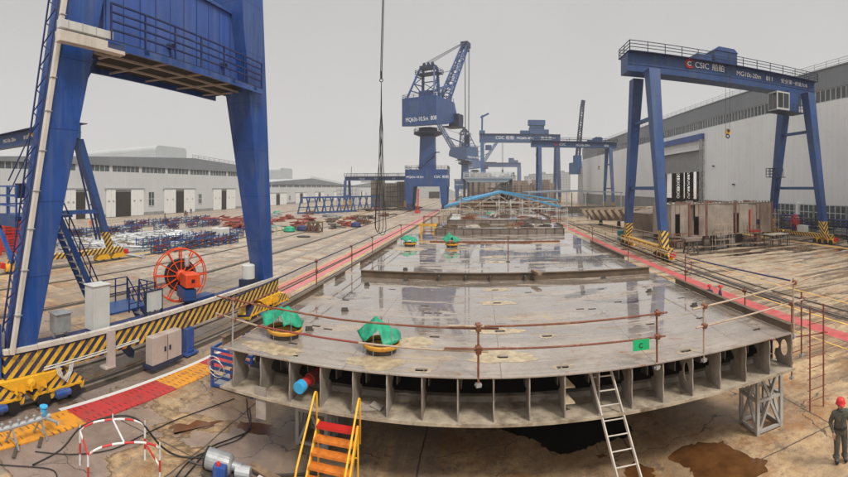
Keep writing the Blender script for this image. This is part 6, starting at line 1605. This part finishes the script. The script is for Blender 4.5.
for i,(x,y,mt) in enumerate(sorted([(-33.5,73,BROWN),(-30.5,76,RUST),(-27,80,STEELD),(-26,86,RRED),(-29,92,RUST),(-33,95,BROWN),(-24.5,95,RUST),(-31,104,RRED),(-27,108,STEELD),(-36,108,GALV),(-40,112,GALV),(-35,66,BROWN),(-52,103,GALV),(-55,112,GALV),(-48,120,BROWN),(-26,118,RUST),(-24.8,126,BROWN)], key=lambda q_: math.hypot(q_[0],q_[1]))):
    bundle((x,y,0), mt, 1.5, '%s steel scrap heap, %s nearest between the crane rail and the blue lattice girder' % ({BROWN:'brown',RUST:'rusty',STEELD:'dark',RRED:'red',GALV:'grey'}[mt], ORD[i]), hp, 40+i)
for i,(x,y,lb) in enumerate(((-28.4,72.3,'brown braced frame box beside the far left rail'),(-25.2,92,'brown open frame left of the hanging slings'))):
    t = thing('braced_crate', lb, 'frame', (x,y,0)); m = MB(); m.lattice((x-1.3,y,.9),(x+1.3,y,.9),2,1.6,2,1.6,3,.12,.08); m.build('frame', BROWN, t)
    m = MB(); m.box(x-.9,x+.9,y-.6,y+.6,.1,.9); m.build('core', RUST, t)
for i,(x,y,mt,lb) in enumerate(((-32.4,71,TARP,'green sheeted bundle near the blue lattice girder'),(-31.2,74,NAVY,'blue box near the blue lattice girder'),(-48,79,LBLUE,'pale blue sheet lying on the red steel heaps'),(-24.2,84.4,NAVY,'dark blue drum among the brown frames'),(-27,64.5,BLACK,'flat black mat lying beside the left rail'),(-58,118,TARP,'green sheet lying before the third sliding door'))):
    m = MB(); m.lathe([(.9,0),(1.1,.2),(.9,.8),(.3,1.0)] if i != 4 else [(1.1,0),(1.1,.12)],(x,y,.0),10); tag(m.build('bundle' if i not in (3,4) else 'drum' if i == 3 else 'mat', mt), lb, 'bundle')
t = thing('pale_tank','pale grey square tank on feet beside the near racks','tank',(-36.6,55.5,0))
m = MB(); m.box(-37.7,-35.7,54.6,56.6,.25,1.75); m.build('body', CABI, t, bevel=.1); m = MB(); m.box(-37.5,-37.3,54.8,55,0,.25); m.box(-36.1,-35.9,54.8,55,0,.25); m.box(-36.1,-35.9,56.2,56.4,0,.25); m.build('feet', STEELD, t); m = MB(); m.lathe([(.3,1.75),(.3,1.95)],(-36.7,55.6,0),12); m.build('lid', GALV, t)
t = thing('green_trestle','pale green steel trestle right of the tall crane leg','trestle',(-33,66,0))
m = MB()
for x in (-34,-32):
    for y in (65,67): m.bar((x,y,0),(x*1.0,y,1.5),.12)
m.bar((-34,65,1.4),(-32,65,1.4),.12); m.bar((-34,67,1.4),(-32,67,1.4),.12); m.bar((-34,65,.3),(-32,65,1.3),.1); m.build('frame', M('pale_green_paint',(.22,.40,.33),.5), t)
# blue lattice girder lying in the yard
t = thing('lattice_girder','long blue lattice girder with leaning frames lying before the far warehouses','lattice girder',(-44,134,0))
A = V((-50.5,121,0)); B = V((-35.5,149,0)); n = 11
for i in range(n):
    p = A.lerp(B,i/(n-1)); s = V((-1.9,-.9,0))
    m = MB(); m.bar(p-s*.9,p-s*.35+V((0,0,4.9)),.42); m.bar(p+s*.9,p+s*.35+V((0,0,4.9)),.42); m.bar(p-s*.35+V((0,0,4.8)),p+s*.35+V((0,0,4.8)),.35); m.bar(p-s*.7+V((0,0,2)),p+s*.7+V((0,0,2)),.25); m.build('frame', BLUE2 if i < 6 else BLUEF, t)
m = MB()
for k in (-.6,.6):
    q = V((-1.9,-.9,0))*k; m.bar(A+q*.6+V((0,0,4.9)),B+q*.6+V((0,0,4.9)),.4); m.bar(A+q*1.4+V((0,0,.3)),B+q*1.4+V((0,0,.3)),.4)
m.build('chords', BLUE2, t)
# tall grey block sections under the small gantry
for (x0,x1,y,z1,mt,lb) in ((-43,-38.6,172,11.5,HULLG,'tall brown block section under the small blue gantry'),(-37.6,-32.6,174,9.6,HULLG,'tall pale block section under the small blue gantry'),(-32,-26.5,170,10.2,HULLB,'tall dark block section beside the slewing crane'),(-62,-53,186,8,WALLG,'white cabin block left of the small blue gantry')):
    t = thing('block_section', lb, 'hull section', ((x0+x1)/2,y,0))
    m = MB(); m.box(x0,x1,y,y+6,0,z1); m.build('shell', mt, t)
    m = MB()
    for k in range(5): m.box(x0-.05,x1+.05,y-.12,y-.02,z1*k/5+.3,z1*k/5+.5)
    for k in range(6): m.box(x0+(x1-x0-.2)*k/5,x0+(x1-x0-.2)*k/5+.2,y-.2,y-.121,0,z1)
    m.build('stiffeners', STEELD if mt is not WALLG else GALV, t)
for i in range(8):
    x = -39 + 2.3*i; y = 140+3*i
    bundle((x,y,0), (RUSTL,BROWN,RRED,STEELD)[i%4], 2.0, 'far heap of steel frames, %s of a line before the tall block sections' % ORD[i], hp, 80+i)
t = thing('red_lift','red mast lift standing by the left leg of the slewing crane','lift',(-18.7,133,0))
m = MB(); m.lattice((-18.9,133,.5),(-18.5,133,7.4),.5,.5,.3,.3,8,.06,.04); m.build('mast', REDP, t); m = MB(); m.box(-19.5,-18.0,132.2,133.8,.2,.8); m.build('base', REDP, t)
for i,(x0,x1,y,z1,mt,lb) in enumerate(((11,21,172,9,HULLB,'brown hull section far behind the blue gabled shelters'),(-3.5,7,190,12.5,HULLG,'pale hull section rising far behind the staging platform'),(24,35,206,10,HULLB,'dark hull section far behind the flat roofed shed'),(-6,2,232,14,HULLG,'tall hull section beside the second slewing crane'),(10,19,262,13,HULLG,'pale hull section inside the tall pale gantry'))):
    t = thing('block_section', lb, 'hull section', ((x0+x1)/2,y,0))
    m = MB(); m.box(x0,x1,y,y+8,.8,z1); m.box(x0+1,x1-2,y+1,y+7,z1,z1+1.6); m.build('shell', mt, t)
    for k in range(5): m = MB(); m.box(x0+(x1-x0-.2)*k/4,x0+(x1-x0-.2)*k/4+.25,y-.2,y-.02,.8,z1); m.build('stiffener', STEELD, t)
    scaffold_tower(((x0+x1)/2-1,y-2.5,0), (x1-x0)*.7, 1.4, z1+1.5, (RUSTL,RUST)[i%2], 'tall far scaffold against the '+lb, 'far scaffolds')
# distant buildings in the haze
for i,(x,w_,y,h_,lb) in enumerate(((90,30,620,27,'pale tower block right of the second gantry leg in the haze'),(66,16,560,22,'hazy building just left of the tower block'),(44,26,700,27,'hazy building between the gantry legs'),(20,24,640,22,'low hazy building behind the staging platform'),(122,20,640,30,'hazy building close to the end of the white hall'),(-70,60,520,14,'long low hazy building behind the arched shed'),(-20,30,600,19,'hazy building behind the slewing cranes'),(-130,70,520,13,'long low hazy building beyond the third warehouse'))):
    t = thing('distant_building', lb, 'building', (x,y,0), 'distant buildings in the haze')
    m = MB(); m.box(x-w_/2,x+w_/2,y,y+20,0,h_); m.build('wall', FARB, t)
    m = MB(); m.box(x-w_/2-.5,x+w_/2+.5,y-.5,y+20.5,h_,h_+.8); m.box(x-w_*.2,x+w_*.1,y+5,y+12,h_+.8,h_+3.5); m.build('roof', PLINTH, t)
    m = MB(); nf = max(2,int(h_/3.6)); nw = max(3,int(w_/4))
    for a in range(nf):
        for b in range(nw): m.box(x-w_/2+w_*(b+.25)/nw,x-w_/2+w_*(b+.75)/nw,y-.12,y-.02,1+a*3.6,2.9+a*3.6)
    tag(m.build('windows', FARW, t), kind='stuff')
# ------------------------------------------------------------------ haze
m = MB(); m.box(-1601,1601,-1601,1601,-1,75)
hz = m.build('haze', bpy.data.materials.new('haze_air'))
hm = hz.data.materials[0]; hm.use_nodes = True; hm.node_tree.nodes.clear()
ho = hm.node_tree.nodes.new('ShaderNodeOutputMaterial'); pv = hm.node_tree.nodes.new('ShaderNodeVolumePrincipled')
pv.inputs['Color'].default_value = (.97,.96,.95,1); pv.inputs['Density'].default_value = .00042; pv.inputs['Anisotropy'].default_value = .2
hm.node_tree.links.new(pv.outputs[0], ho.inputs['Volume'])
tag(hz, kind='stuff')
